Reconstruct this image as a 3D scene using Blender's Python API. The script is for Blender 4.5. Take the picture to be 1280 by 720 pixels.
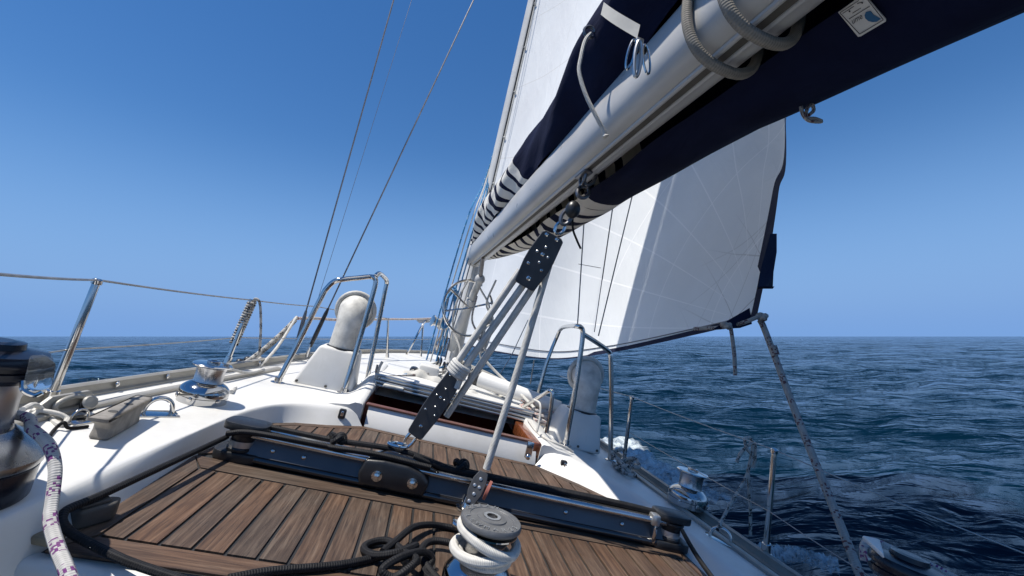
import bpy, bmesh, math, random
import numpy as np
from mathutils import Vector, Matrix, geometry
random.seed(7); rng = np.random.default_rng(7)
scene = bpy.context.scene
for o in list(bpy.data.objects): bpy.data.objects.remove(o)
R = math.radians

# ------------------------------------------------------------------ camera, boat attitude, sky, sun
FPX = 540.0; HORIZON = 420.5; EYE = 1.65
pitch = math.atan((HORIZON - 360) / FPX)
cam_d = bpy.data.cameras.new('camera'); cam = bpy.data.objects.new('camera', cam_d)
scene.collection.objects.link(cam); scene.camera = cam
cam_d.sensor_width = 36; cam_d.lens = FPX / 1280 * 36; cam_d.clip_start = .02; cam_d.clip_end = 60000
cam.location = (0, 0, EYE); cam.rotation_euler = (math.pi / 2 + pitch, 0, 0)
# boat axes (starboard, forward, up) seen by a level camera: the yacht heels about 14 degrees to starboard
AX = np.array([[0.95293, -0.25767, 0.15977], [-0.18172, -0.06360, 0.98129], [0.24269, 0.96414, 0.10743]])
cp, sp = math.cos(pitch), math.sin(pitch)
C2W = np.array([[1, 0, 0], [0, -sp, cp], [0, cp, sp]])
BW = C2W @ AX.T                      # columns: boat axes in world
def W(p): return BW @ np.asarray(p, float) + np.array([0, 0, EYE])
MBOAT = Matrix([list(BW[0]), list(BW[1]), list(BW[2])]).to_4x4()
def at(px, py, x=None, y=None, z=None):
    """point of the yacht on a measured line of sight at a chosen station x, y or height z (boat metres)"""
    c = np.array([px - 640, 360 - py, FPX]); r = AX @ c
    if z is not None: return r * z / r[2]
    if y is not None: return r * y / r[1]
    return r * x / r[0]

SUNB = np.array([-.52, -.02, .85]); SUNB /= np.linalg.norm(SUNB)
sw = BW @ SUNB
sun_el = math.asin(sw[2]); sun_az = math.atan2(sw[0], sw[1])
world = bpy.data.worlds.new('World'); scene.world = world; world.use_nodes = True
nt = world.node_tree; bg = nt.nodes['Background']
sky = nt.nodes.new('ShaderNodeTexSky'); sky.sky_type = 'NISHITA'; sky.sun_disc = False
sky.sun_elevation = sun_el; sky.sun_rotation = sun_az; sky.altitude = 0
sky.air_density = 1.0; sky.dust_density = 0.0; sky.ozone_density = 2.0
hs = nt.nodes.new('ShaderNodeHueSaturation'); hs.inputs['Saturation'].default_value = 1.30; hs.inputs['Hue'].default_value = .505
# marine haze: the clear sky pales to light blue in the lowest degrees above the sea
wc = nt.nodes.new('ShaderNodeTexCoord'); wx = nt.nodes.new('ShaderNodeSeparateXYZ'); nt.links.new(wc.outputs['Generated'], wx.inputs[0])
rp = nt.nodes.new('ShaderNodeValToRGB'); rp.color_ramp.interpolation = 'EASE'
rp.color_ramp.elements[0].position = .0; rp.color_ramp.elements[0].color = (1, 1, 1, 1); rp.color_ramp.elements[1].position = .42; rp.color_ramp.elements[1].color = (0, 0, 0, 1)
nt.links.new(wx.outputs[2], rp.inputs[0])
mxs = nt.nodes.new('ShaderNodeMix'); mxs.data_type = 'RGBA'; nt.links.new(rp.outputs[0], mxs.inputs[0])
nt.links.new(sky.outputs[0], hs.inputs['Color']); nt.links.new(hs.outputs[0], mxs.inputs[6]); mxs.inputs[7].default_value = (1.6, 3.05, 6.0, 1)
nt.links.new(mxs.outputs[2], bg.inputs[0]); bg.inputs[1].default_value = 0.103
sun_d = bpy.data.lights.new('sun', 'SUN'); sun_d.energy = 5.0; sun_d.angle = R(.53); sun_d.color = (1, .95, .87)
sun = bpy.data.objects.new('sun', sun_d); scene.collection.objects.link(sun)
sun.rotation_euler = Vector(sw).to_track_quat('Z', 'Y').to_euler(); sun.location = (-4, -3, 14)
vs = scene.view_settings; vs.view_transform = 'Standard'; vs.look = 'None'; vs.exposure = .25; vs.gamma = 1; vs.use_curve_mapping = False

# ------------------------------------------------------------------ mesh kit
class M:
    def __init__(s): s.v = []; s.f = []; s.u = []; s.mi = []; s.cur = 0
    def add(s, vs_, fs, uvs=None):
        b = len(s.v); s.v += [tuple(map(float, p)) for p in vs_]
        for i, f in enumerate(fs):
            s.f.append(tuple(b + k for k in f)); s.mi.append(s.cur)
            s.u.append(uvs[i] if uvs else [(0, 0)] * len(f))
        return s
    def grid(s, rows, closed=False, uv=None, flip=False):
        n, m = len(rows), len(rows[0]); fs = []; us = []
        for i in range(n - 1):
            for j in range(m if closed else m - 1):
                k = (j + 1) % m
                f = [i * m + j, i * m + k, (i + 1) * m + k, (i + 1) * m + j]
                if uv: q = [uv(i, j), uv(i, j + 1), uv(i + 1, j + 1), uv(i + 1, j)]
                else: q = [(0, 0)] * 4
                if flip: f = f[::-1]; q = q[::-1]
                fs.append(f); us.append(q)
        return s.add([p for r in rows for p in r], fs, us)
    def tube(s, pts, r, n=8, caps=True, closed=False, sq=1.0):
        P = np.array(pts, float); k = len(P)
        T = np.zeros_like(P)
        if closed: T = np.roll(P, -1, 0) - np.roll(P, 1, 0)
        else: T[1:-1] = P[2:] - P[:-2]; T[0] = P[1] - P[0]; T[-1] = P[-1] - P[-2]
        T /= np.maximum(np.linalg.norm(T, axis=1), 1e-9)[:, None]
        a = np.array([0, 0, 1.]) if abs(T[0][2]) < .9 else np.array([1., 0, 0])
        N = a - T[0] * (a @ T[0]); N /= np.linalg.norm(N)
        rr = np.full(k, r) if np.isscalar(r) else np.array(r, float)
        L = np.concatenate([[0], np.cumsum(np.linalg.norm(np.diff(P, axis=0), axis=1))])
        rows = []
        for i in range(k):
            if i:
                N = N - T[i] * (N @ T[i]); N /= max(np.linalg.norm(N), 1e-9)
            Bn = np.cross(T[i], N)
            rows.append([P[i] + rr[i] * (math.cos(2 * math.pi * j / n) * N + sq * math.sin(2 * math.pi * j / n) * Bn) for j in range(n)])
        if closed: rows.append(rows[0])
        L = list(L) + [L[-1] + .01]
        s.grid(rows, True, lambda i, j: (L[i], j / n))
        if caps and not closed:
            b = len(s.v); s.add(rows[0], [tuple(range(n))[::-1]]); s.add(rows[-1], [tuple(range(n))])
        return s
    def lathe(s, base, axis, prof, n=32, cap=True):
        base = np.array(base, float); ax = np.array(axis, float); ax /= np.linalg.norm(ax)
        a = np.array([1., 0, 0]) if abs(ax[0]) < .9 else np.array([0, 1., 0])
        X = a - ax * (a @ ax); X /= np.linalg.norm(X); Y = np.cross(ax, X)
        rows = [[base + ax * h + max(r, 1e-5) * (math.cos(t) * X + math.sin(t) * Y) for t in np.arange(n) * 2 * math.pi / n] for r, h in prof]
        s.grid(rows, True, lambda i, j: (j / n, prof[i][1]))
        if cap:
            s.add(rows[0], [tuple(range(n))[::-1]]); s.add(rows[-1], [tuple(range(n))])
        return s
    def box(s, c, size, rot=None, bev=0.0, seg=2):
        bm = bmesh.new(); bmesh.ops.create_cube(bm, size=1)
        for v in bm.verts: v.co = Vector((v.co.x * size[0], v.co.y * size[1], v.co.z * size[2]))
        if bev: bmesh.ops.bevel(bm, geom=bm.edges[:], offset=bev, segments=seg, affect='EDGES', profile=.5)
        return s.bm(bm, rot, c)
    def prism(s, poly, ext, bev=0.0, seg=2):
        bm = bmesh.new(); vs_ = [bm.verts.new(tuple(p)) for p in poly]; f = bm.faces.new(vs_)
        r = bmesh.ops.extrude_face_region(bm, geom=[f])
        for v in [g for g in r['geom'] if isinstance(g, bmesh.types.BMVert)]: v.co += Vector(tuple(ext))
        bmesh.ops.recalc_face_normals(bm, faces=bm.faces[:])
        if bev: bmesh.ops.bevel(bm, geom=bm.edges[:], offset=bev, segments=seg, affect='EDGES', profile=.5)
        return s.bm(bm)
    def bm(s, bm, rot=None, c=(0, 0, 0)):
        bm.verts.index_update(); P = np.array([v.co[:] for v in bm.verts])
        if rot is not None: P = P @ np.array(rot).T
        P = P + np.array(c, float)
        s.add(P, [tuple(v.index for v in f.verts) for f in bm.faces]); bm.free(); return s
    def ball(s, c, r, n=16, sc=(1, 1, 1), rot=None):
        bm = bmesh.new(); bmesh.ops.create_uvsphere(bm, u_segments=n, v_segments=max(6, n // 2), radius=r)
        for v in bm.verts: v.co = Vector((v.co.x * sc[0], v.co.y * sc[1], v.co.z * sc[2]))
        return s.bm(bm, rot, c)

def spl(pts, k=8, closed=False):
    P = [np.array(p, float) for p in pts]; out = []; n = len(P)
    for i in range(n if closed else n - 1):
        p0 = P[(i - 1) % n] if closed or i > 0 else 2 * P[0] - P[1]
        p1, p2 = P[i], P[(i + 1) % n]
        p3 = P[(i + 2) % n] if closed or i + 2 < n else 2 * P[-1] - P[-2]
        for t in np.arange(k) / k:
            out.append(.5 * (2 * p1 + (p2 - p0) * t + (2 * p0 - 5 * p1 + 4 * p2 - p3) * t * t + (3 * p1 - p0 - 3 * p2 + p3) * t ** 3))
    if not closed: out.append(P[-1])
    return out
def lerp(a, b, t): return np.array(a, float) * (1 - t) + np.array(b, float) * t
def axes(d, up=(0, 0, 1)):
    d = np.array(d, float); d /= np.linalg.norm(d); u = np.array(up, float)
    x = np.cross(u, d); x /= np.linalg.norm(x); y = np.cross(d, x)
    return x, y, d

BASE = {}
def thing(name, label, cat, base, group=None, kind=None):
    o = bpy.data.objects.new(name, None); scene.collection.objects.link(o); o.empty_display_size = .05
    o.matrix_world = Matrix.Translation(Vector(W(base))) @ MBOAT
    tag(o, label, cat, group, kind); BASE[o] = np.array(base, float); return o
def tag(o, label=None, cat=None, group=None, kind=None):
    if label: o['label'] = label
    if cat: o['category'] = cat
    if group: o['group'] = group
    if kind: o['kind'] = kind
    return o
def obj(name, m, mat, parent=None, base=None, sharp=38, smooth=True, world_space=False):
    b = BASE[parent] if parent is not None else np.array(base if base is not None else (0, 0, 0), float)
    me = bpy.data.meshes.new(name)
    P = np.array(m.v) - b
    me.from_pydata([tuple(p) for p in P], [], m.f)
    uvl = me.uv_layers.new(name='UVMap')
    flat = [c for q in m.u for uvp in q for c in uvp]
    uvl.data.foreach_set('uv', flat)
    mats = mat if isinstance(mat, (list, tuple)) else [mat]
    for k in mats: me.materials.append(k)
    if len(mats) > 1: me.polygons.foreach_set('material_index', m.mi)
    me.polygons.foreach_set('use_smooth', [smooth] * len(me.polygons))
    me.update(); me.validate()
    if smooth: me.set_sharp_from_angle(angle=R(sharp))
    o = bpy.data.objects.new(name, me); scene.collection.objects.link(o)
    if parent is not None: o.parent = parent; BASE[o] = b
    elif not world_space:
        o.matrix_world = Matrix.Translation(Vector(W(b))) @ MBOAT; BASE[o] = b
    return o

# ------------------------------------------------------------------ materials
class NT:
    def __init__(s, name):
        s.m = bpy.data.materials.new(name); s.m.use_nodes = True; s.t = s.m.node_tree; s.p = s.t.nodes['Principled BSDF']
        s.out = s.t.nodes['Material Output']
    def n(s, typ, **kw):
        nd = s.t.nodes.new(typ)
        for k, v in kw.items():
            if k in nd.inputs.keys() if isinstance(k, str) and not hasattr(nd, k) else False: nd.inputs[k].default_value = v
            elif hasattr(nd, k): setattr(nd, k, v)
            else: nd.inputs[k.replace('_', ' ')].default_value = v
        return nd
    def l(s, a, b): s.t.links.new(a, b)
    def ramp(s, fac, stops, interp='LINEAR'):
        r = s.n('ShaderNodeValToRGB'); r.color_ramp.interpolation = interp
        els = r.color_ramp.elements
        while len(els) < len(stops): els.new(.5)
        for e, (p, c) in zip(els, stops): e.position = p; e.color = (*c, 1) if len(c) == 3 else c
        s.l(fac, r.inputs[0]); return r.outputs[0]
    def math(s, op, a, b=None, c=None):
        nd = s.n('ShaderNodeMath'); nd.operation = op
        for i, x in enumerate((a, b, c)):
            if x is None: continue
            if isinstance(x, (int, float)): nd.inputs[i].default_value = x
            else: s.l(x, nd.inputs[i])
        return nd.outputs[0]
    def mix(s, fac, a, b):
        nd = s.n('ShaderNodeMix'); nd.data_type = 'RGBA'
        if isinstance(fac, (int, float)): nd.inputs[0].default_value = fac
        else: s.l(fac, nd.inputs[0])
        for i, x in ((6, a), (7, b)):
            if isinstance(x, tuple): nd.inputs[i].default_value = (*x, 1)
            else: s.l(x, nd.inputs[i])
        return nd.outputs[2]
    def coord(s, out='Object', scale=(1, 1, 1), rot=(0, 0, 0), loc=(0, 0, 0)):
        c = s.n('ShaderNodeTexCoord'); mp = s.n('ShaderNodeMapping')
        mp.inputs['Scale'].default_value = scale; mp.inputs['Rotation'].default_value = rot; mp.inputs['Location'].default_value = loc
        s.l(c.outputs[out], mp.inputs[0]); return mp.outputs[0]
    def noise(s, vec, scale, detail=4, rough=.55, dist=0):
        nd = s.n('ShaderNodeTexNoise'); s.l(vec, nd.inputs['Vector'])
        nd.inputs['Scale'].default_value = scale; nd.inputs['Detail'].default_value = detail
        nd.inputs['Roughness'].default_value = rough; nd.inputs['Distortion'].default_value = dist
        return nd.outputs[0]
    def bump(s, h, strength=.3, dist=.002):
        b = s.n('ShaderNodeBump'); b.inputs['Strength'].default_value = strength; b.inputs['Distance'].default_value = dist
        s.l(h, b.inputs['Height']); s.l(b.outputs[0], s.p.inputs['Normal']); return b
    def set(s, **kw):
        for k, v in kw.items():
            i = s.p.inputs[k.replace('_', ' ')]
            if isinstance(v, tuple): i.default_value = (*v, 1) if len(v) == 3 else v
            elif isinstance(v, (int, float)): i.default_value = v
            else: s.l(v, i)
        return s

def simple(name, col, rough=.5, metal=0., var=.12, vs_=6., bump=.0, bscale=80, spec=.5, coat=0.):
    t = NT(name); c = t.coord(); n = t.noise(c, vs_, 5)
    dk = tuple(x * (1 - var) for x in col); lt = tuple(min(1, x * (1 + var)) for x in col)
    t.set(Base_Color=t.ramp(n, [(.3, dk), (.7, lt)]), Metallic=metal)
    t.set(Roughness=t.ramp(t.noise(c, vs_ * 4, 4), [(.3, (max(.02, rough - .06),) * 3), (.7, (min(1, rough + .06),) * 3)]))
    t.p.inputs['Specular IOR Level'].default_value = spec; t.p.inputs['Coat Weight'].default_value = coat
    if bump: t.bump(t.noise(c, bscale, 3), bump, .002)
    return t.m

def gelcoat():
    t = NT('gelcoat'); c = t.coord()
    dirt = t.noise(c, 3.2, 6, .6); fine = t.noise(c, 60, 3)
    spots = t.noise(c, 22, 5, .7)
    col = t.ramp(dirt, [(.25, (.55, .535, .49)), (.5, (.65, .64, .61)), (.8, (.70, .695, .675))])
    col = t.mix(t.ramp(spots, [(.68, (0, 0, 0)), (.80, (.35, .35, .35))]), col, (.58, .55, .49))
    t.set(Base_Color=col, Roughness=t.ramp(fine, [(.3, (.33,) * 3), (.7, (.5,) * 3)]))
    scuff = t.n('ShaderNodeMapping'); scuff.inputs['Scale'].default_value = (30, 5, 5); scuff.inputs['Rotation'].default_value = (0, 0, .6); t.l(c, scuff.inputs[0])
    col2 = t.mix(t.ramp(t.noise(scuff.outputs[0], 1.5, 5, .65), [(.62, (0,) * 3), (.75, (.28,) * 3)]), col, (.50, .48, .43)); t.set(Base_Color=col2)
    t.bump(fine, .2, .001); return t.m
def teak(name, axis_v=True):
    t = NT(name); c = t.coord('UV', (1, 1, 1))
    mp = t.n('ShaderNodeMapping'); mp.inputs['Scale'].default_value = (70, 3.2, 1); t.l(c, mp.inputs[0])
    g1 = t.noise(mp.outputs[0], 1.6, 6, .62, .35)
    mp2 = t.n('ShaderNodeMapping'); mp2.inputs['Scale'].default_value = (260, 9, 1); t.l(c, mp2.inputs[0])
    g2 = t.noise(mp2.outputs[0], 1.4, 4, .6)
    blot = t.noise(c, 5.5, 4, .6, .3)
    w = t.n('ShaderNodeTexWhiteNoise'); w.noise_dimensions = '1D'
    sx = t.n('ShaderNodeSeparateXYZ'); t.l(c, sx.inputs[0])
    t.l(t.math('FLOOR', t.math('MULTIPLY', sx.outputs[0], .5)), w.inputs['W'])
    wood = t.ramp(g1, [(.22, (.026, .013, .008)), (.42, (.085, .043, .023)), (.6, (.145, .079, .044)), (.8, (.22, .14, .088))])
    grey = t.ramp(g1, [(.25, (.026, .018, .013)), (.5, (.072, .050, .036)), (.75, (.15, .116, .088))])
    f = t.math('ADD', t.math('MULTIPLY_ADD', w.outputs[0], .75, .10), t.math('MULTIPLY', t.ramp(blot, [(.35, (0,) * 3), (.7, (1,) * 3)]), .5))
    col = t.mix(f, wood, grey)
    col = t.mix(t.ramp(g2, [(.30, (.8,) * 3), (.48, (0,) * 3)]), col, (.022, .015, .012))
    t.set(Base_Color=col, Roughness=.58); t.p.inputs['Specular IOR Level'].default_value = .4
    t.bump(t.math('ADD', g1, t.math('MULTIPLY', g2, .7)), .5, .0012); return t.m
def metal(name, col=(.72, .73, .74), rough=.14, brushed=False):
    t = NT(name); c = t.coord()
    n = t.noise(c, 14, 5, .6)
    if brushed:
        mp = t.n('ShaderNodeMapping'); mp.inputs['Scale'].default_value = (4, 4, 600); t.l(c, mp.inputs[0]); n2 = t.noise(mp.outputs[0], 1, 3)
    else: n2 = t.noise(c, 160, 3)
    t.set(Base_Color=t.ramp(n, [(.3, tuple(x * .86 for x in col)), (.7, col)]), Metallic=1.0,
          Roughness=t.ramp(n, [(.3, (rough * .7,) * 3), (.75, (rough * 1.5,) * 3)]))
    t.bump(n2, .06 if not brushed else .25, .0006); return t.m
def rope(name, base, fleck=None, freq=60, amount=.5, rough=.85, var=.25):
    t = NT(name); c = t.n('ShaderNodeTexCoord'); sx = t.n('ShaderNodeSeparateXYZ'); t.l(c.outputs['UV'], sx.inputs[0])
    u, v = sx.outputs[0], sx.outputs[1]
    a = t.math('SINE', t.math('ADD', t.math('MULTIPLY', u, freq * 6.283), t.math('MULTIPLY', v, 6.283 * 3)))
    b = t.math('SINE', t.math('SUBTRACT', t.math('MULTIPLY', u, freq * 6.283), t.math('MULTIPLY', v, 6.283 * 3)))
    br = t.math('MULTIPLY', a, b)
    n = t.noise(t.coord('Object'), 40, 4)
    col = t.ramp(n, [(.3, tuple(x * (1 - var) for x in base)), (.7, base)])
    if fleck:
        cell = t.n('ShaderNodeTexWhiteNoise'); cell.noise_dimensions = '2D'; cv = t.n('ShaderNodeCombineXYZ')
        t.l(t.math('FLOOR', t.math('MULTIPLY', t.math('ADD', u, t.math('MULTIPLY', v, .5 / freq)), freq * 2.2)), cv.inputs[0]); t.l(t.math('FLOOR', t.math('MULTIPLY', v, 14)), cv.inputs[1]); t.l(cv.outputs[0], cell.inputs['Vector'])
        big = t.math('GREATER_THAN', t.math('SINE', t.math('MULTIPLY', u, freq * 6.283 / 7)), -.1)
        k = t.math('MULTIPLY', t.math('GREATER_THAN', cell.outputs[0], 1 - amount), big)
        col = t.mix(k, col, fleck)
    col = t.mix(t.math('MULTIPLY', t.math('LESS_THAN', br, -.45), .3), col, tuple(x * .35 for x in base))
    t.set(Base_Color=col, Roughness=rough); t.p.inputs['Specular IOR Level'].default_value = .2
    t.bump(br, .7, .0009); return t.m
def sailcloth(name, kind):
    t = NT(name); c = t.n('ShaderNodeTexCoord'); sx = t.n('ShaderNodeSeparateXYZ'); t.l(c.outputs['UV'], sx.inputs[0])
    u, v = sx.outputs[0], sx.outputs[1]
    obj_ = t.coord('Object')
    ln = None
    def stripes(x, per, wd, off=0.):
        return t.math('LESS_THAN', t.math('FRACT', t.math('ADD', t.math('DIVIDE', x, per), off)), wd)
    if kind == 'jib':
        ang = t.math('ARCTAN2', v, u); rad = t.math('SQRT', t.math('ADD', t.math('MULTIPLY', u, u), t.math('MULTIPLY', v, v)))
        s1 = t.math('MULTIPLY', stripes(ang, .21, .035, .13), t.math('GREATER_THAN', rad, .35))
        s2 = stripes(rad, .78, .013, .35); seam = t.math('MAXIMUM', s1, s2)
        d = None
        for k, (ca, sa, per, off) in enumerate([(.94, .34, .34, .1), (.5, .87, .41, .6), (-.64, .77, .37, .3), (.17, .98, .52, .85), (-.26, .96, .45, .2)]):
            x = t.math('ADD', t.math('MULTIPLY', u, ca), t.math('MULTIPLY', v, sa))
            x = t.math('ADD', x, t.math('MULTIPLY', t.noise(obj_, 1.3, 2), .05))
            y = stripes(x, per, .018, off); d = y if d is None else t.math('MAXIMUM', d, y)
        d = t.math('MULTIPLY', d, t.ramp(rad, [(.0, (1,) * 3), (1.0, (.0,) * 3)])); 
        base = t.ramp(t.noise(obj_, 2.0, 5), [(.3, (.73, .75, .76)), (.7, (.79, .81, .82))])
        base = t.mix(t.math('MULTIPLY', d, .75), base, (.36, .36, .34))
        col = t.mix(t.math('MULTIPLY', seam, .7), base, (.93, .93, .93))
    else:
        base = t.ramp(t.noise(obj_, 1.5, 5), [(.3, (.66, .67, .68)), (.7, (.74, .755, .76))])
        s1 = stripes(t.math('ADD', v, t.math('MULTIPLY', u, .35)), .62, .012); s2 = stripes(u, .9, .006, .9)
        col = t.mix(t.math('MULTIPLY', t.math('MAXIMUM', s1, s2), .5), base, (.55, .54, .51))
    dif = t.n('ShaderNodeBsdfDiffuse'); tr = t.n('ShaderNodeBsdfTranslucent'); mx = t.n('ShaderNodeMixShader')
    mx.inputs[0].default_value = .10 if kind == 'jib' else .08
    t.l(col, dif.inputs[0]); t.l(col, tr.inputs[0]); t.l(dif.outputs[0], mx.inputs[1]); t.l(tr.outputs[0], mx.inputs[2])
    b = t.n('ShaderNodeBump'); b.inputs['Strength'].default_value = .35; b.inputs['Distance'].default_value = .02
    mp = t.coord('Object', (1.0, 1.0, 1.0), (0, .5, .6)); w2 = t.n('ShaderNodeMapping'); w2.inputs['Scale'].default_value = (9, 1.2, 1.6); t.l(mp, w2.inputs[0])
    t.l(t.noise(w2.outputs[0], 1.2, 4, .6, .6), b.inputs['Height'])
    t.l(b.outputs[0], dif.inputs['Normal']); t.l(b.outputs[0], tr.inputs['Normal'])
    t.l(mx.outputs[0], t.out.inputs[0]); return t.m
def cloth(name, col, rough=.85, wave=0.):
    t = NT(name); c = t.coord(); n = t.noise(c, 7, 5, .6)
    t.set(Base_Color=t.ramp(n, [(.3, tuple(x * .8 for x in col)), (.7, col)]), Roughness=rough)
    t.p.inputs['Specular IOR Level'].default_value = .15; t.p.inputs['Sheen Weight'].default_value = .05
    f = t.noise(c, 500, 2); w = t.noise(c, 5, 4, .5, .4)
    t.bump(t.math('ADD', t.math('MULTIPLY', w, 6.0), t.math('MULTIPLY', f, .1)), .4, .006); return t.m
def bag_mat():
    """navy acrylic with a white zebra-striped forward section"""
    t = NT('sail_cover_cloth'); c = t.n('ShaderNodeTexCoord'); sx = t.n('ShaderNodeSeparateXYZ'); t.l(c.outputs['UV'], sx.inputs[0])
    u, v = sx.outputs[0], sx.outputs[1]                      # u: metres forward, v: metres round the girth
    cv = t.n('ShaderNodeCombineXYZ'); t.l(u, cv.inputs[0]); t.l(v, cv.inputs[1])
    n1 = t.noise(cv.outputs[0], 2.6, 2, .4)
    port = t.math('LESS_THAN', v, .45)
    skew = t.math('MULTIPLY', port, t.math('ADD', t.math('MULTIPLY', v, .40), t.math('MULTIPLY', t.math('SINE', t.math('MULTIPLY', v, math.pi / .32)), .10)))
    us = t.math('SUBTRACT', u, skew)
    ph = t.math('ADD', t.math('MULTIPLY', us, 7.4), t.math('MULTIPLY', n1, .8))
    tri = t.math('ABSOLUTE', t.math('SUBTRACT', t.math('FRACT', ph), .5))
    wid = t.ramp(t.noise(cv.outputs[0], 5, 1), [(.3, (.10,) * 3), (.7, (.30,) * 3)])
    stripe = t.math('LESS_THAN', tri, wid)
    b0 = t.math('ADD', 1.46, t.math('MULTIPLY', port, .36))
    edge = t.math('GREATER_THAN', us, b0); first = t.math('LESS_THAN', us, t.math('ADD', b0, .07))
    stripe = t.math('MULTIPLY', stripe, t.math('SUBTRACT', 1.0, first))
    k = t.math('MULTIPLY', edge, t.math('SUBTRACT', 1.0, stripe))
    o = t.coord(); n = t.noise(o, 6, 5)
    navy = t.ramp(n, [(.3, (.0045, .0065, .024)), (.7, (.007, .011, .038))])
    wh = t.ramp(n, [(.3, (.60, .58, .52)), (.7, (.72, .70, .65))])
    t.set(Base_Color=t.mix(k, navy, wh), Roughness=.9); t.p.inputs['Specular IOR Level'].default_value = .12
    w2 = t.n('ShaderNodeMapping'); w2.inputs['Scale'].default_value = (7, 2.0, 7); t.l(o, w2.inputs[0])
    t.bump(t.math('ADD', t.math('MULTIPLY', t.noise(w2.outputs[0], 1, 4, .55, .5), 5.), t.math('MULTIPLY', t.noise(o, 600, 2), .12)), .5, .006); return t.m
BAG_WHITE_FROM = 1.92

MT = {}
MT['gel'] = gelcoat(); MT['teak'] = teak('weathered_teak')
MT['caulk'] = simple('caulking', (.018, .018, .018), .6)
MT['steel'] = metal('polished_steel', (.66, .645, .62), .13)
MT['chrome'] = metal('chrome', (.50, .50, .50), .08)
MT['drum'] = metal('winch_drum_steel', (.55, .55, .56), .28, True)
MT['alu'] = simple('anodised_aluminium', (.50, .50, .49), .34, .85, .12, 5)
MT['track'] = simple('dark_polished_track', (.095, .098, .104), .42, .35, .25, 4)
MT['trackrail'] = simple('polished_track_rail', (.48, .48, .48), .16, .95, .3, 6)
MT['trackblack'] = simple('black_track_lip', (.012, .012, .014), .16, .0, .2, 8, coat=.8)
MT['black'] = simple('black_plastic', (.016, .017, .019), .38, 0, .25, 20, .1, 300)
MT['cheek'] = simple('grey_block_cheek', (.045, .047, .052), .5, 0, .25, 25, .1, 300)
MT['cap'] = simple('grey_cast_winch_cap', (.15, .15, .15), .45, .35, .2, 30, .3, 220)
MT['mastpaint'] = simple('mast_paint', (.60, .59, .56), .35, 0, .12, 3, .05, 60)
MT['boompaint'] = simple('boom_paint', (.46, .455, .44), .33, 0, .12, 4, .06, 50)
MT['groove'] = simple('dark_groove', (.07, .065, .055), .6, 0, .3, 20)
MT['mahog'] = simple('mahogany', (.10, .024, .014), .35, 0, .35, 12)
MT['varnish'] = simple('varnished_mahogany', (.19, .058, .022), .25, 0, .3, 14, coat=.4)
MT['trim'] = simple('mahogany_trim', (.13, .055, .038), .4, 0, .3, 20)
MT['rail'] = simple('weathered_toe_rail', (.33, .315, .28), .45, .25, .16, 9, .15, 120)
MT['greywood'] = simple('grey_wooden_cleat', (.20, .185, .165), .8, 0, .35, 30, .6, 120)
MT['ventplastic'] = simple('weathered_vent_plastic', (.54, .525, .48), .6, 0, .30, 16, .4, 70)
MT['ropewhite'] = rope('white_rope', (.66, .64, .59), None, 150)
MT['ropecream'] = rope('cream_mainsheet', (.66, .645, .60), None, 130, var=.3)
MT['ropeblack'] = rope('black_rope', (.017, .017, .019), None, 100, rough=.6, var=.5)
MT['ropepurple'] = rope('purple_flecked_rope', (.50, .485, .46), (.15, .045, .16), 110, .33)
MT['ropebw'] = rope('black_and_white_rope', (.50, .48, .44), (.02, .02, .025), 120, .45)
MT['ropegrey'] = rope('grey_red_flecked_rope', (.40, .385, .36), (.12, .055, .065), 70, .25)
MT['ropebeige'] = rope('beige_rope', (.27, .25, .215), None, 110)
MT['ropeblue'] = rope('blue_rope', (.055, .24, .48), (.4, .5, .6), 90, .25)
MT['ropepink'] = rope('pink_flecked_rope', (.60, .55, .51), (.42, .15, .13), 90, .18)
MT['wire'] = simple('rigging_wire', (.17, .17, .18), .35, .8, .2, 30)
MT['lifeline'] = simple('lifeline_wire', (.36, .36, .355), .4, .6, .2, 30)
MT['jib'] = sailcloth('genoa_cloth', 'jib'); MT['main'] = sailcloth('mainsail_cloth', 'main')
MT['navy'] = cloth('navy_canvas', (.010, .015, .045))
MT['bag'] = bag_mat()
MT['webbing'] = cloth('white_webbing', (.58, .565, .52))
MT['ink'] = simple('black_ink', (.015, .015, .018), .7); MT['blueink'] = simple('blue_ink', (.012, .10, .22), .6)
MT['patch'] = simple('white_label_cloth', (.58, .57, .54), .8)
MT['skirt'] = metal('winch_skirt_steel', (.36, .36, .36), .3)
MT['winchnavy'] = simple('dark_winch_base', (.010, .012, .020), .22, 0, .2, 10, spec=.4)
MT['chock'] = simple('grey_brown_chock', (.075, .068, .06), .6, 0, .3, 20, .2, 120)
MT['tan'] = simple('tan_timber', (.24, .19, .12), .7, 0, .3, 30, .3, 120)
MT['red'] = simple('red_sheave', (.30, .10, .075), .5)
t = NT('clear_plastic'); t.set(Base_Color=(.75, .82, .86), Roughness=.05, Transmission_Weight=.95, IOR=1.06); MT['clear'] = t.m

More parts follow.
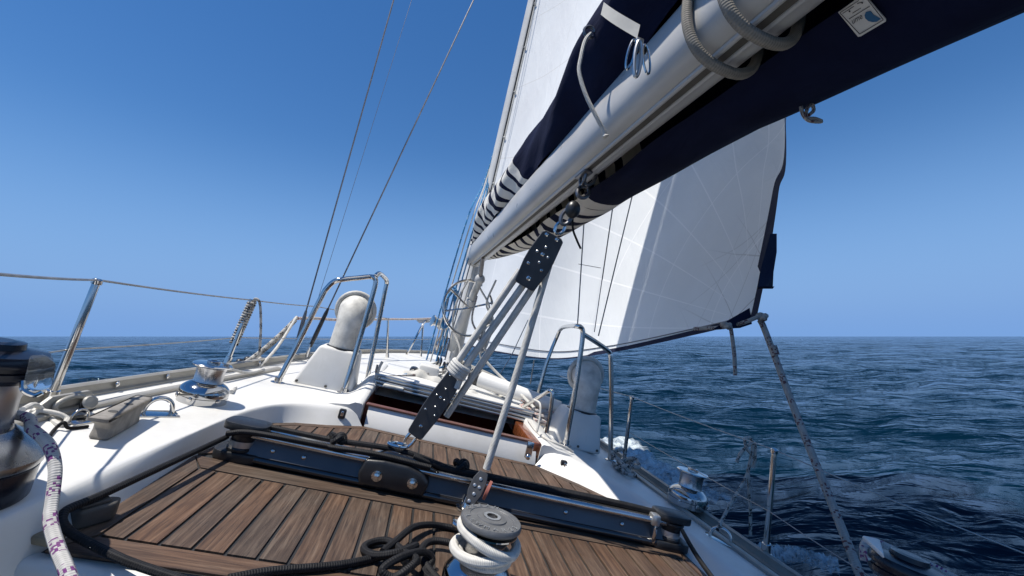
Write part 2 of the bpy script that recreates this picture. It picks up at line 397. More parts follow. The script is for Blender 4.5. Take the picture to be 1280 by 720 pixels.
# ------------------------------------------------------------------ sea
def sea_mat():
    t = NT('sea_water'); c = t.coord('Object')
    n1 = t.n('ShaderNodeMapping'); n1.inputs['Scale'].default_value = (.75, 1.9, 1); n1.inputs['Rotation'].default_value = (0, 0, R(-18)); t.l(c, n1.inputs[0])
    a = t.noise(n1.outputs[0], 2.8, 3, .5, .4); b = t.noise(n1.outputs[0], .6, 3, .5, .5); d = t.noise(n1.outputs[0], .13, 4, .55, .3)
    e = t.noise(n1.outputs[0], 9., 4, .6, .3)
    h = t.math('ADD', t.math('ADD', t.math('MULTIPLY', a, .62), t.math('MULTIPLY', b, 1.9)), t.math('ADD', t.math('MULTIPLY', d, 8.5), t.math('MULTIPLY', e, .06)))
    t.bump(h, .6, .30)
    pat = t.noise(c, .02, 4, .6)
    t.set(Base_Color=t.ramp(pat, [(.35, (.0006, .0095, .0205)), (.65, (.0010, .0140, .0290))]), Roughness=.06, IOR=1.333)
    t.p.inputs['Specular IOR Level'].default_value = .18
    return t.m
def wave_field(X, Y, D):
    """sum of wind waves; each is dropped where the mesh is too coarse to carry it"""
    Z = np.zeros_like(X); r2 = np.random.default_rng(3)
    lam = np.geomspace(.35, 16, 64)
    for L in lam:
        th = R(-62) + r2.normal(0, .48); k = 2 * math.pi / L
        amp = (.0122 if L < 1.6 else .0098) * L ** .98 * (1.0 if L < 4.5 else (4.5 / L) ** .7) * r2.uniform(.6, 1.3)
        ph = r2.uniform(0, 6.28)
        fade = np.clip((L - 3.0 * D) / (2.0 * D), 0, 1)
        q = k * (X * math.cos(th) + Y * math.sin(th)) + ph + .8 * np.sin(X * .21 * r2.uniform(.5, 1.5) + Y * .17 + ph)
        s = (1 - np.abs(np.sin(q * .5))) if L > .8 else .5 + .5 * np.sin(q)
        Z += fade * amp * (s - .4)
    return Z
def build_sea():
    rad = np.concatenate([[.05], np.geomspace(.5, 30000, 1300)])
    fine = np.linspace(R(-62), R(62), 1000); coarse = np.linspace(R(62), R(298), 90)[1:-1]
    ang = np.concatenate([fine, coarse])
    A, Rr = np.meshgrid(ang, rad)
    X = Rr * np.sin(A); Y = Rr * np.cos(A)
    D = np.maximum(Rr * .0085, Rr * np.where(A < R(62.1), .0022, .05) * 1.6)
    Z = wave_field(X, Y, D)
    n, m = X.shape
    V = np.stack([X, Y, Z], -1).reshape(-1, 3).astype(np.float32)
    i = np.arange(n - 1)[:, None] * m; j = np.arange(m)[None, :]; k = (j + 1) % m
    F = np.stack([i + j, i + k, i + m + k, i + m + j], -1)[..., ::-1].reshape(-1, 4).astype(np.int32)
    me = bpy.data.meshes.new('sea'); me.vertices.add(len(V)); me.vertices.foreach_set('co', V.ravel())
    me.loops.add(F.size); me.loops.foreach_set('vertex_index', F.ravel())
    me.polygons.add(len(F)); me.polygons.foreach_set('loop_start', np.arange(0, F.size, 4, dtype=np.int32))
    me.polygons.foreach_set('use_smooth', np.ones(len(F), bool)); me.update(calc_edges=True)
    me.materials.append(sea_mat())
    o = bpy.data.objects.new('sea', me); scene.collection.objects.link(o)
    tag(o, 'dark blue open sea with small wind waves out to the horizon', 'sea', None, 'structure')
build_sea()

# ------------------------------------------------------------------ the yacht: hull, deck, coaming, teak, companionway
CX = .235
PORT = [(-1.04, -1.2), (-1.02, -.2), (-.975, 1.0), (-.955, 1.42), (-.91, 1.85), (-.855, 2.3), (-.79, 2.85), (-.66, 3.7), (-.44, 4.7), (-.16, 5.6), (.12, 6.35)]
STBD = [(1.46, -1.2), (1.45, -.2), (1.385, 1.0), (1.345, 1.42), (1.315, 1.85), (1.285, 2.3), (1.23, 2.85), (1.11, 3.7), (.90, 4.7), (.62, 5.6), (.35, 6.35)]
INP = [(-.585, -1.2), (-.585, .3), (-.582, 1.05), (-.566, 1.4), (-.555, 1.62), (-.535, 1.78), (-.49, 1.90), (-.42, 1.985), (-.33, 2.04), (-.235, 2.085)]
INS = [(1.062, -1.2), (1.062, .3), (1.062, 1.05), (1.062, 1.35), (1.055, 1.56), (1.02, 1.72), (.95, 1.83), (.86, 1.93), (.78, 2.00), (.70, 2.05)]
FTP = [(-.53, -1.2), (-.53, .3), (-.528, 1.05), (-.545, 1.40), (-.528, 1.62), (-.505, 1.76), (-.475, 1.86), (-.40, 1.925), (-.30, 1.975), (-.168, 2.062)]
FTS = [(.995, -1.2), (.995, .3), (.990, 1.05), (.990, 1.3), (.988, 1.50), (.975, 1.645), (.90, 1.745), (.81, 1.845), (.72, 1.925), (.632, 2.004)]
def zdeck(x, y): return -.49 - max(0., x - .80) * .13 - max(0., y - 3.4) * .012
def sm2(P, k=5): return [tuple(p[:2]) for p in spl([(*p, 0) for p in P], k)]
yacht = thing('sailing_yacht', 'white fibreglass yacht deck with weathered teak planking and an open companionway', 'yacht', (CX, 2.0, -.55))
# deck sheet
comp = [(-.20, 2.13), (-.20, 2.50), (.68, 2.50), (.68, 2.09)]
pS, sS, ip, is_ = sm2(PORT), sm2(STBD), sm2(INP), sm2(INS)
outline = pS + sS[::-1] + is_ + comp[::-1] + ip[::-1]
pts = [Vector(p) for p in outline]; n0 = len(pts)
for gx in np.arange(-1, 1.45, .12):
    for gy in np.arange(-1.1, 6.3, .2): pts.append(Vector((gx + .013, gy)))
r_ = geometry.delaunay_2d_cdt(pts, [(i, (i + 1) % n0) for i in range(n0)], [], 1, 1e-5)
m = M(); m.add([(p.x, p.y, zdeck(p.x, p.y)) for p in r_[0]], [tuple(f) for f in r_[2]])
obj('deck', m, MT['gel'], yacht)
# coaming: the moulded slope from the deck edge down to the teak
def coaming(inn, foot, flip):
    I, F_ = sm2(inn), sm2(foot); rows = []
    for a, f in zip(I, F_):
        zt = zdeck(*a); zf = -.557 if f[1] > .86 else -.86
        a3, f3 = np.array([*a, zt + .0]), np.array([*f, zf])
        d = a3 - f3; sec = []
        for t_, zt_ in ((0, 0), (.05, .05), (.12, .13), (.40, .46), (.66, .765), (.74, .85), (.81, .915), (.88, .965), (.94, .99), (1.0, 1.0), (1.25, 1.003)):
            sec.append(f3 + np.array([d[0] * t_, d[1] * t_, d[2] * zt_ + (.0015 if t_ >= 1 else 0)]))
        rows.append(sec)
    return M().grid(rows, flip=flip)
obj('coaming', coaming(INP, FTP, True), MT['gel'], yacht, sharp=60)
obj('coaming', coaming(INS, FTS, False), MT['gel'], yacht, sharp=60)
# toe rails
def toe_rail(P, side):
    P = sm2(P, 6); rows = []
    for i, p in enumerate(P):
        q = np.array(P[min(i + 1, len(P) - 1)]) - np.array(P[max(i - 1, 0)]); q /= np.linalg.norm(q); nx = np.array([q[1], -q[0]]) * side   # outboard
        z = zdeck(*p); sec = []
        for d, h in ((-.012, .0), (-.012, .006), (.0, .010), (.003, .025), (-.001, .033), (.010, .038), (.024, .034), (.028, .0), (.03, -.06)):
            sec.append((p[0] + nx[0] * d, p[1] + nx[1] * d, z + h))
        rows.append(sec)
    return M().grid(rows, flip=side > 0)
obj('toe_rail', toe_rail(PORT, -1), MT['rail'], yacht); obj('toe_rail', toe_rail(STBD, 1), MT['rail'], yacht)
# hull sides
m = M()
for P, sd in ((PORT, -1), (STBD, 1)):
    rows = []
    for p in sm2(P, 4):
        z = zdeck(*p); w = p[0] - CX
        rows.append([(CX + w * k + sd * (.028 if i == 0 else .03), p[1], z + dz) for i, (k, dz) in enumerate(((1.0, -.03), (1.02, -.2), (1.0, -.5), (.86, -.85), (.5, -1.25), (.0, -1.5)))])
    m.grid(rows, flip=sd > 0)
obj('hull', m, MT['gel'], yacht)
# bridge-deck moulding under the teak (its aft face shows at the bottom left)
m = M().prism([(-.565, .885, -.95), (1.0, .885, -.95), (1.0, .885, -.562), (-.565, .885, -.562)], (0, 1.13, 0), .016, 3)
obj('bridge_deck', m, MT['gel'], yacht)

# teak: every plank a slab over black caulking
def clip(poly, lo, hi, ax):
    for sgn, lim in ((1, lo), (-1, -hi)):
        out = []
        for i in range(len(poly)):
            a, b = poly[i - 1], poly[i]; da, db = sgn * a[ax] - lim, sgn * b[ax] - lim
            if (da < 0) != (db < 0):
                t_ = da / (da - db); out.append(tuple(np.array(a) * (1 - t_) + np.array(b) * t_))
            if db >= 0: out.append(b)
        poly = out
        if not poly: return []
    return poly
def plank(m, poly, along=1, h=.006, ztop=-.55):
    if len(poly) < 3: return
    A = .5 * sum(poly[i - 1][0] * poly[i][1] - poly[i][0] * poly[i - 1][1] for i in range(len(poly)))
    if A < 0: poly = poly[::-1]
    if abs(A) < 1e-5: return
    k = len(poly); ru = random.randint(2, 400) * 2.0 + .6; rv = random.uniform(0, 50)
    top = [(x, y, ztop + random.uniform(-.0004, .0004)) for x, y in poly]; bot = [(x, y, ztop - h) for x, y in poly]
    uv = [((p[0] if along else p[1]) * .9 + ru, (p[1] if along else p[0]) + rv) for p in poly]
    fs = [tuple(range(k))] + [(i, k + i, k + (i + 1) % k, (i + 1) % k) for i in range(k)]
    us = [uv] + [[uv[i], uv[i], uv[(i + 1) % k], uv[(i + 1) % k]] for i in range(k)]
    m.add(top + bot, fs, us)
m = M(); g = .0040
AFT = [(-.524, .905), (.985, .905), (.985, 1.365), (-.54, 1.415)]
yA, yB = .972, 1.332
inner = [(-.488, yA), (.955, yA), (.955, yB - .035), (-.492, yB)]
x = -.028 - .06 * 12
while x < 1.0:
    plank(m, clip(inner, x + g, x + .06 - g, 0)); x += .06
plank(m, [(-.530, .905), (.985, .905), (.957, yA - 2 * g), (-.490, yA - 2 * g)], 0)
plank(m, [(-.494, yB + 2 * g), (.957, yB - .035 + 2 * g), (.987, 1.365), (-.545, 1.415)], 0)
plank(m, [(-.528, .91), (-.494, yA), (-.498, yB), (-.545, 1.41)], 1); plank(m, [(.961, yA), (.983, .91), (.986, 1.36), (.961, yB - .035)], 1)
# forward of the traveller
FW = [(-.545, 1.43), (.990, 1.38), (.988, 1.50), (.962, 1.655), (.80, 1.845), (.632, 1.995), (-.168, 2.055), (-.30, 1.965), (-.42, 1.905), (-.485, 1.845)]
inn2 = [(-.515, 1.45), (.955, 1.39), (.955, 1.48), (.925, 1.645), (.775, 1.815), (.615, 1.962), (-.165, 2.018), (-.285, 1.930), (-.405, 1.872), (-.460, 1.82)]
x = -.028 - .06 * 12
while x < 1.0:
    plank(m, clip(inn2, x + g, x + .06 - g, 0)); x += .06
for i in range(1, len(FW) - 1):
    a, b = FW[i], FW[i + 1]; c_, d_ = inn2[i], inn2[i + 1]
    off = lambda p, q: tuple(np.array(p) * .88 + np.array(q) * .12)
    plank(m, [a, b, off(d_, b), off(c_, a)], 0)
plank(m, [FW[-1], FW[0], off(inn2[0], FW[0]), off(inn2[-1], FW[-1])], 1)
td = obj('teak_deck', m, MT['teak'], yacht, smooth=False)
m = M(); zc = -.5545
m.add([(*p, zc) for p in [(-.535, .903), (.986, .903), (.988, 1.5), (.965, 1.66), (.80, 1.848), (.632, 2.0), (-.168, 2.06), (-.30, 1.968), (-.42, 1.91), (-.49, 1.85), (-.548, 1.42)]], [tuple(range(11))])
obj('caulking', m, MT['caulk'], yacht, smooth=False)

# companionway: step board, mahogany sill, sunken opening, hatch garage
bl, br = np.array([-.165, 2.072, -.556]), np.array([.640, 2.012, -.556])
tl, tr = at(461, 507, y=2.110), at(671, 555, y=2.055)
dv = np.array([.0, .018, 0])
m = M().prism([bl, br, tr, tl], dv, .004); obj('washboard', m, MT['gel'], yacht)
up_ = np.array([0, 0, .010])
m = M().prism([tl + (-.012, -.008, .0005), tr + (.004, -.008, .0005), tr + up_ + (.004, -.008, 0), tl + up_ + (-.012, -.008, 0)], (0, .036, 0), .003)
obj('sill', m, MT['trim'], yacht)
gl, gr = at(476, 484, y=2.5), at(672, 537, y=2.5)
m = M()
m.add([(-.19, 2.135, -.462), (-.19, 2.135, -1.3), (.665, 2.08, -1.3), (.665, 2.08, -.468), (-.19, 3.0, -.447), (-.19, 3.0, -1.3), (.665, 3.0, -1.3), (.665, 3.0, -.452)],
      [(0, 1, 2, 3), (4, 7, 6, 5), (0, 4, 5, 1), (3, 2, 6, 7), (1, 5, 6, 2)])
obj('cabin_well', m, MT['mahog'], yacht, smooth=False)
m = M().box((.632, 2.27, -.495), (.05, .46, .07), None, .006)
obj('hatch_side', m, MT['varnish'], yacht)
# coach-roof sides either side of the opening
m = M()
rows = []
for f in np.linspace(0, 1, 9):
    yy = 2.075 + f * .95; zt = -.46 + .075 * min(1, f * 1.3)
    rows.append([(-.345, yy + .01, -.489), (-.30, yy, -.480), (-.255, yy, zt - .014), (-.23, yy, zt), (-.200, yy, zt), (-.192, yy, zt - .01), (-.19, yy, -.56)])
m.grid(rows, flip=True); m.add(rows[0], [tuple(range(7))])
obj('coach_roof', m, MT['gel'], yacht, sharp=70); m = M()
rows = []
for f in np.linspace(0, 1, 9):
    yy = 2.035 + f * .98; zt = -.462 + .05 * min(1, f * 1.3)
    rows.append([(.652, yy, -.56), (.655, yy, zt - .01), (.665, yy, zt), (.70, yy, zt), (.735, yy, zt - .012), (.80, yy + .01, -.483), (.84, yy + .02, -.498)])
m.grid(rows, flip=True); m.add(rows[0], [tuple(range(7))[::-1]])
obj('coach_roof', m, MT['gel'], yacht, sharp=70)
# sliding hatch and its garage, with runners
m = M().prism([(-.21, 2.52, -.432), (.71, 2.50, -.440), (.71, 2.50, -.408), (-.21, 2.52, -.395)], (0, .75, 0), .008)
obj('hatch_garage', m, MT['gel'], yacht)
m = M()
for dy, dz, h in ((-.03, -.036, .013), (-.018, -.018, .013), (-.004, .000, .012)):
    m.prism([(-.215, 2.50 + dy, -.405 + dz), (.70, 2.48 + dy, -.417 + dz), (.70, 2.48 + dy, -.417 + dz + h), (-.215, 2.50 + dy, -.405 + dz + h)], (0, .025, 0), .003)
m.tube([(-.215, 2.50, -.383), (.705, 2.47, -.395)], .008)
obj('sliding_hatch', m, MT['alu'], yacht)
m = M().box((-.10, 2.455, -.425), (.11, .035, .018), None, .006); obj('hatch_handle', m, MT['ventplastic'], yacht)
m = M(); c0 = at(661, 563, y=2.0); m.box(c0 + (0, -.006, .004), (.034, .012, .075), None, .005); m.ball(c0 + (0.0, -.012, -.026), .014, 12)
obj('latch', m, MT['steel'], yacht)
for px, py, yy in ((428, 517, 2.03), (704, 581, 1.975)):
    c0 = at(px, py, y=yy); m = M().box(c0 + (0, -.002, 0), (.03, .022, .042), None, .006); h = obj('switch_plate', m, MT['black'], yacht)
    m = M().box(c0 + (.002, -.016, .004), (.012, .010, .022), None, .003); obj('switch_lever', m, MT['steel'], h)
# foam beside the hull
def foam_mat():
    t = NT('sea_foam'); c = t.coord('Object'); u = t.coord('UV'); sx = t.n('ShaderNodeSeparateXYZ'); t.l(u, sx.inputs[0])
    n = t.noise(c, 5.0, 8, .72, .6); n2 = t.noise(c, 22, 6, .7)
    k = t.math('ADD', t.math('MULTIPLY', n, .75), t.math('MULTIPLY', n2, .35))
    edge = t.math('SUBTRACT', 1.0, t.math('ABSOLUTE', t.math('SUBTRACT', t.math('MULTIPLY', sx.outputs[1], 2.0), 1.0)))
    k = t.math('MULTIPLY', k, t.math('MINIMUM', 1.0, t.math('MULTIPLY', edge, 1.6)))
    a = t.ramp(k, [(.36, (0,) * 3), (.47, (.30,) * 3), (.62, (.9,) * 3)])
    t.set(Base_Color=(.62, .70, .74), Roughness=.9, Alpha=a); t.bump(n2, .8, .03); return t.m
def foam(path, wid, seed, amp=.06):
    r2 = np.random.default_rng(seed); P = spl(path, 14); rows = []
    for i, p in enumerate(P):
        q = np.array(P[min(i + 1, len(P) - 1)]) - np.array(P[max(i - 1, 0)]); q /= np.linalg.norm(q); nx = np.array([q[1], -q[0]])
        rows.append([(p[0] + nx[0] * s * wid, p[1] + nx[1] * s * wid, p[2] + amp * (1 - s * s) * (.5 + r2.uniform(0, 1)) + .05) for s in np.linspace(-1, 1, 26)])
    n = len(P); return M().grid(rows, uv=lambda i, j: (i * .1, j / 25))
def wsea(px, py):
    r = C2W @ np.array([px - 640, 360 - py, FPX]); return (r * (-EYE / r[2]))[:2]
m = M()
FM = foam_mat()
for P, w_, sd, am in (([wsea(x, y) for x, y in ((765, 560), (800, 592), (840, 618), (880, 648))], .60, 1, .10), ([wsea(x, y) for x, y in ((935, 708), (985, 712), (1050, 728))], .22, 2, .07)):
    a = foam([(p[0], p[1], 0) for p in P], w_, sd, am); m.add(a.v, a.f, a.u)
o = obj('wake_foam', m, FM, world_space=True); tag(o, 'churned white foam of the bow wave along the starboard hull side', 'foam', None, 'stuff')

UP = np.array([0, 0, 1.])
def on(px, py, z=-.5): return at(px, py, z=z)
# ---------------- mainsheet traveller
TL, TR = np.array([-.500, 1.425, -.55]), np.array([.995, 1.345, -.55])
td_ = (TR - TL) / np.linalg.norm(TR - TL); fd = np.array([-td_[1], td_[0], 0])
def tv(s, d, h): return TL + td_ * s + fd * d + UP * h
LT = np.linalg.norm(TR - TL)
trav = thing('mainsheet_traveller', 'long dark metal mainsheet traveller track bolted across the teak bridge deck', 'traveller', tv(LT / 2, .03, 0))
def extr(prof, s0, s1, m):
    ra = [tv(s0, d, h) for d, h in prof]; rb = [tv(s1, d, h) for d, h in prof]
    m.grid([ra, rb], True, flip=True); m.add(ra, [tuple(range(len(ra)))]); m.add(rb, [tuple(range(len(rb)))[::-1]]); return m
def rnd(c, r, a0, a1, n=7): return [(c[0] + r * math.cos(R(a)), c[1] + r * math.sin(R(a))) for a in np.linspace(a0, a1, n)]
web = [(.001, .024), (.026, .069), (.05, .069), (.05, .024)]
obj('track_web', extr(web, .06, LT - .06, M()), MT['track'], trav)
top = rnd((.010, .078), .011, 270, 90) ; top = [(.010 - .011 * math.sin(R(a)), .079 + .011 * -math.cos(R(a))) for a in np.linspace(0, 180, 9)] + [(.052, .090), (.058, .080), (.052, .068)]
obj('track_rail', extr(top, .05, LT - .05, M()), MT['trackrail'], trav, sharp=50)
bot = [(.004 - .012 * math.sin(R(a)), .013 - .012 * math.cos(R(a))) for a in np.linspace(0, 180, 9)] + [(.06, .025), (.06, .001)]
obj('track_foot', extr(bot, .03, LT - .03, M()), MT['trackblack'], trav, sharp=50)
for px, py in ((338, 560), (378, 569), (705, 637), (771, 659)):
    s = (at(px, py, y=1.40) - TL) @ td_
    b = M().lathe(tv(s, .012, .045), -fd, [(.007, 0), (.007, .003), (.004, .006), (.001, .007)], 12); obj('bolt', b, MT['steel'], trav)
def end_block(s, sgn):
    def oval(h0, h1, l, w, off=0):
        poly = []
        for a in np.linspace(0, 2 * math.pi, 28)[:-1]:
            ca, sa = math.cos(a), math.sin(a); e = .55
            poly.append(tv(s + sgn * off + l * abs(ca) ** e * np.sign(ca), .033 + w * abs(sa) ** e * np.sign(sa), h0))
        return M().prism(poly, UP * (h1 - h0), .004, 2)
    e = obj('end_block', oval(.085, .108, .062, .042), MT['black'], trav)
    m_ = M().lathe(tv(s - sgn * -.0, .030, .028), UP, [(.040, 0), (.040, .006), (.033, .014), (.033, .03), (.040, .046), (.044, .05), (.044, .056)], 28); obj('sheave', m_, MT['black'], e)
    m_ = M().lathe(tv(s, .030, .036), UP, [(.036, 0), (.0365, .01), (.036, .02)], 28, False); obj('bearing_ring', m_, MT['alu'], e)
    m_ = oval(.0, .026, .068, .048); obj('base_plate', m_, MT['black'], e)
end_block(.055, 1); end_block(LT - .055, -1)
m = M().box(tv(LT - .125, .028, .083), (.028, .075, .034), np.stack([td_, fd, UP], 1), .005); obj('end_stop', m, MT['alu'], trav)
m = M().box(tv(LT - .122, -.002, .045), (.014, .012, .07), np.stack([td_, fd, UP], 1), .004); obj('stop_pin', m, MT['steel'], trav)
# car
sc_ = (at(495, 588, y=1.39) - TL) @ td_
poly = [tv(sc_ + a, -.020, h) for a, h in ((-.098, .012), (.098, .012), (.108, .055), (.08, .080), (.035, .092), (-.04, .094), (-.095, .088), (-.108, .045))]
car = obj('car', M().prism(poly, fd * .075, .010, 3), MT['black'], trav)
poly = [tv(sc_ + a, .0, h) for a, h in ((-.09, .095), (-.03, .118), (.045, .112), (.10, .098), (.155, .080), (.10, .075), (-.09, .08))]
obj('car_top', M().prism(poly, fd * .045, .006, 2), MT['trackblack'], car)
for a in (-.050, .058):
    m = M().lathe(tv(sc_ + a, -.020, .048), -fd, [(.016, 0), (.016, .004), (.010, .005), (.010, .012), (.004, .014)], 14); obj('bolt', m, MT['steel'], car)
ring = at(497, 556, y=1.43)
m = M().tube([ring + .028 * (math.cos(a) * td_ + .62 * math.sin(a) * fd) for a in np.linspace(0, 2 * math.pi, 25)[:-1]], .0055, 8, closed=True); obj('car_ring', m, MT['steel'], car)

# ---------------- ropes
def rope_thing(name, pts, r, mat, label, cat='rope', group=None, k=8, n=10, base=None):
    P = spl(pts, k); m_ = M().tube(P, r, n); o = obj(name, m_, mat, base=P[len(P) // 2] if base is None else base); tag(o, label, cat, group); return o
BK = MT['ropebk'] = MT['ropeblack']
e1 = tv(.055, .03, .075)
# traveller control lines
carL, carR = tv(sc_ - .1, .0, .10), tv(sc_ + .12, .02, .10)
rope_thing('control_line', [tv(.02, -.012, .075), tv(.09, -.012, .092), tv(.3, -.010, .098), tv(sc_ - .2, -.012, .098), tv(sc_ - .06, -.006, .104), tv(sc_ + .1, -.004, .098)], .0085, BK, 'black control line along the aft side of the traveller into its car', group='traveller control lines')
rope_thing('control_line', [tv(.10, .045, .100), tv(.3, .04, .103), tv(sc_ - .18, .035, .107), tv(sc_, .03, .118), tv(sc_ + .16, .02, .100)], .0085, BK, 'black control line along the forward side of the traveller with a knot near its car', group='traveller control lines')
rope_thing('control_line', [tv(sc_ + .04, .01, .115), tv(sc_ + .17, .02, .098), tv(sc_ + .5, .03, .098), tv(LT - .2, .03, .099), tv(LT - .05, .03, .092)], .0095, BK, 'black control line from the traveller car to the starboard end block', group='traveller control lines')
rope_thing('control_line', [tv(sc_ + .05, .03, .105), tv(sc_ + .2, .045, .095), tv(LT - .3, .05, .097), tv(LT - .04, .055, .090)], .0085, BK, 'second black control line behind the starboard half of the traveller', group='traveller control lines')
def knot(c, r, s, ax):
    P = [c + s * np.array([math.sin(t_) + 2 * math.sin(2 * t_), math.cos(t_) - 2 * math.cos(2 * t_), -math.sin(3 * t_) * 1.2]) * .33 for t_ in np.linspace(0, 2 * math.pi, 60)[:-1]]
    return M().tube(P, r, 8, closed=True)
for px, py, lb in ((422, 548, 'black stopper knot on the traveller line to port of the car'), (577, 581, 'black stopper knot on the traveller line to starboard of the car')):
    c = at(px, py, y=1.43); tag(obj('stopper_knot', knot(c, .009, .022, 0), BK, base=c), lb, 'knot', 'traveller stopper knots')
# chock in the port corner and the line turned round it
c = on(113, 652, -.55); d = np.array([.35, .94, 0]); x_ = np.array([.94, -.35, 0])
ch = thing('fairlead_chock', 'grey wedge-shaped line chock on the teak in the port corner', 'chock', c)
obj('chock_body', M().prism([c + x_ * a + d * b for a, b in ((-.016, -.038), (.016, -.038), (.022, .022), (.004, .046), (-.018, .03))], UP * .036, .006, 3), MT['chock'], ch)
obj('chock_lip', M().prism([c + x_ * a + d * b + UP * .0365 for a, b in ((-.014, -.032), (.009, -.032), (.013, .018), (-.014, .026))], UP * .006, .002, 2), MT['chock'], ch)
c = on(52, 678, -.545); tag(obj('wooden_pad', M().prism([c + np.array(p) for p in ((-.012, -.012, 0), (.028, -.015, 0), (.028, .012, 0), (-.012, .012, 0))], UP * .016, .004, 2), MT['tan'], base=c), 'small tan pad at the aft port corner of the teak', 'pad')
pts = [tv(.01, .02, .055)] + [lerp(tv(.01, .02, .055), at(98, 632, z=-.500), k_) for k_ in (.3, .6, .9)] + [at(88, 635, z=-.502), at(79, 643, z=-.506), at(79, 655, z=-.515), at(92, 668, z=-.53), at(120, 683, z=-.537), at(155, 700, z=-.538), at(200, 716, z=-.535), at(250, 732, z=-.53)]
rope_thing('control_line', pts, .0076, BK, 'long black control line led aft along the port coaming and round the chock', group='traveller control lines')
# messy black coil beside the winch
def tk(px, py, dz=.0): return at(px, py, z=-.541 + dz)
pts = [tk(285, 724), tk(340, 714), tk(420, 707), tk(470, 697), tk(505, 687, .012), tk(520, 682, .02), tk(500, 690, .022), tk(470, 694, .01), tk(455, 687), tk(462, 679), tk(485, 676, .006), tk(505, 690, .022), tk(520, 700, .03), tk(505, 715, .02), tk(490, 722, .01),
       tk(478, 712, .02), tk(500, 697, .035), tk(528, 690, .028), tk(540, 700, .01), tk(530, 716, .0), tk(550, 732, .01)]
rope_thing('rope_coil', pts, .0084, BK, 'tangled black rope tail lying on the teak beside the silver winch', group=None)
pts = [tk(478, 690, .015), tk(495, 676, .02), tk(515, 660, .018), tk(535, 656, .008), tk(555, 658), tk(580, 664), tk(600, 675)]
rope_thing('rope_tail', pts, .0084, BK, 'black rope arching over the coil towards the silver winch', group=None)
pts = [tk(590, 690, .012), tk(560, 678, .012), tk(538, 677, .010), tk(527, 687, .008), tk(532, 705, .006), tk(545, 722), tk(560, 736)]
rope_thing('rope_bight', pts, .0084, BK, 'bight of black rope between the coil and the silver winch', group=None)
# ---------------- winches
def jaw_text(par, txt, c, rad, a0, a1, size, inward=False):
    n = len(txt)
    for i, chx in enumerate(txt):
        if chx == ' ': continue
        cu = bpy.data.curves.new('t', 'FONT'); cu.body = chx; cu.size = size; cu.extrude = .0012; cu.align_x = 'CENTER'; cu.align_y = 'CENTER'
        to = bpy.data.objects.new('t', cu); me = bpy.data.meshes.new_from_object(to)
        P = np.array([v.co[:] for v in me.vertices]); F_ = [tuple(p.vertices) for p in me.polygons]
        bpy.data.objects.remove(to); bpy.data.curves.remove(cu); bpy.data.meshes.remove(me)
        a = R(a0 + (a1 - a0) * i / max(1, n - 1)); rd = np.array([math.cos(a), math.sin(a), 0]); u = -rd if inward else rd
        ri = np.cross(u, UP)
        yield [c + rd * rad + ri * p[0] + u * p[1] + UP * p[2] for p in P], F_
wt = np.array([.249, 1.002, -.4])
wb = np.array([.243, .985, -.55])
win = thing('winch', 'silver self-tailing winch with cream rope turns and a grey lettered cap', 'winch', wb, 'winches')
obj('base', M().lathe(wb, UP, [(.078, 0), (.078, .028), (.072, .036), (.060, .050), (.050, .058), (.048, .062)], 48), MT['chrome'], win)
obj('drum', M().lathe(wb, UP, [(.046, .058), (.044, .07), (.044, .098), (.049, .112), (.049, .118)], 48), MT['drum'], win)
obj('lower_jaw', M().lathe(wb, UP, [(.045, .112), (.056, .116), (.064, .124), (.064, .127), (.05, .128)], 48), MT['chrome'], win)
cp_ = obj('cap', M().lathe(wb, UP, [(.05, .131), (.064, .133), (.069, .138), (.069, .145), (.066, .149), (.050, .150), (.049, .1485), (.034, .1485), (.033, .151), (.020, .152), (.0195, .150), (.012, .149), (.011, .135)], 56), MT['cap'], win)
m = M().lathe(wb, UP, [(.0195, .1505), (.0195, .1535), (.0125, .1535), (.0120, .138)], 24, False); obj('socket_ring', m, MT['steel'], cp_)
star = [wb + UP * .1400 + (.0125 if k % 2 else .0075) * np.array([math.cos(k * math.pi / 8), math.sin(k * math.pi / 8), 0]) for k in range(16)]
m = M().prism(star, UP * .0095); obj('socket', m, MT['ink'], cp_)
for tx, a0_, a1_, sz_, inw in (('LEWMAR', -166, -72, .0165, True), ('23', -52, -36, .0165, True), ('OCEAN', 150, 72, .0150, False)):
    m = M()
    for P, F_ in jaw_text(win, tx, wb + UP * .1503, .0580, a0_, a1_, sz_, inw): m.add(P, F_)
    obj('lettering', m, MT['alu'], cp_, smooth=False)
obj('stripper_arm', M().prism([wb + UP * .110 + np.array(p) for p in ((-.055, -.02, 0), (-.082, .010, 0), (-.080, .03, 0), (-.055, .032, 0))], UP * .012, .004, 2), MT['steel'], win)
# turns of rope on the drum
pts = []
for a in np.linspace(0, 1.9, 46):
    t_ = a * 2 * math.pi + 2.4; k_ = np.clip((a - .85) / .25, 0, 1); r_w = .0555 + .0125 * k_
    tilt = k_ * (.010 * math.cos(t_ - .15))
    pts.append(wb + np.array([r_w * math.cos(t_), r_w * math.sin(t_), .068 + .010 * a + .008 * k_ + tilt]))
pts += [wb + np.array([.060, .022, .110]), wb + np.array([.05, .05, .113]), wb + np.array([.0, .064, .118]), wb + np.array([-.05, .040, .122]), wb + np.array([-.062, -.005, .121]), wb + np.array([-.035, -.052, .117]), wb + np.array([.008, -.066, .106]), wb + np.array([.046, -.052, .098]), wb + np.array([.066, -.012, .096])]
rope_thing('winch_turns', pts, .0105, MT['ropewhite'], 'cream rope wrapped in turns round the lettered silver winch', 'rope', None, 4, 12, wb)
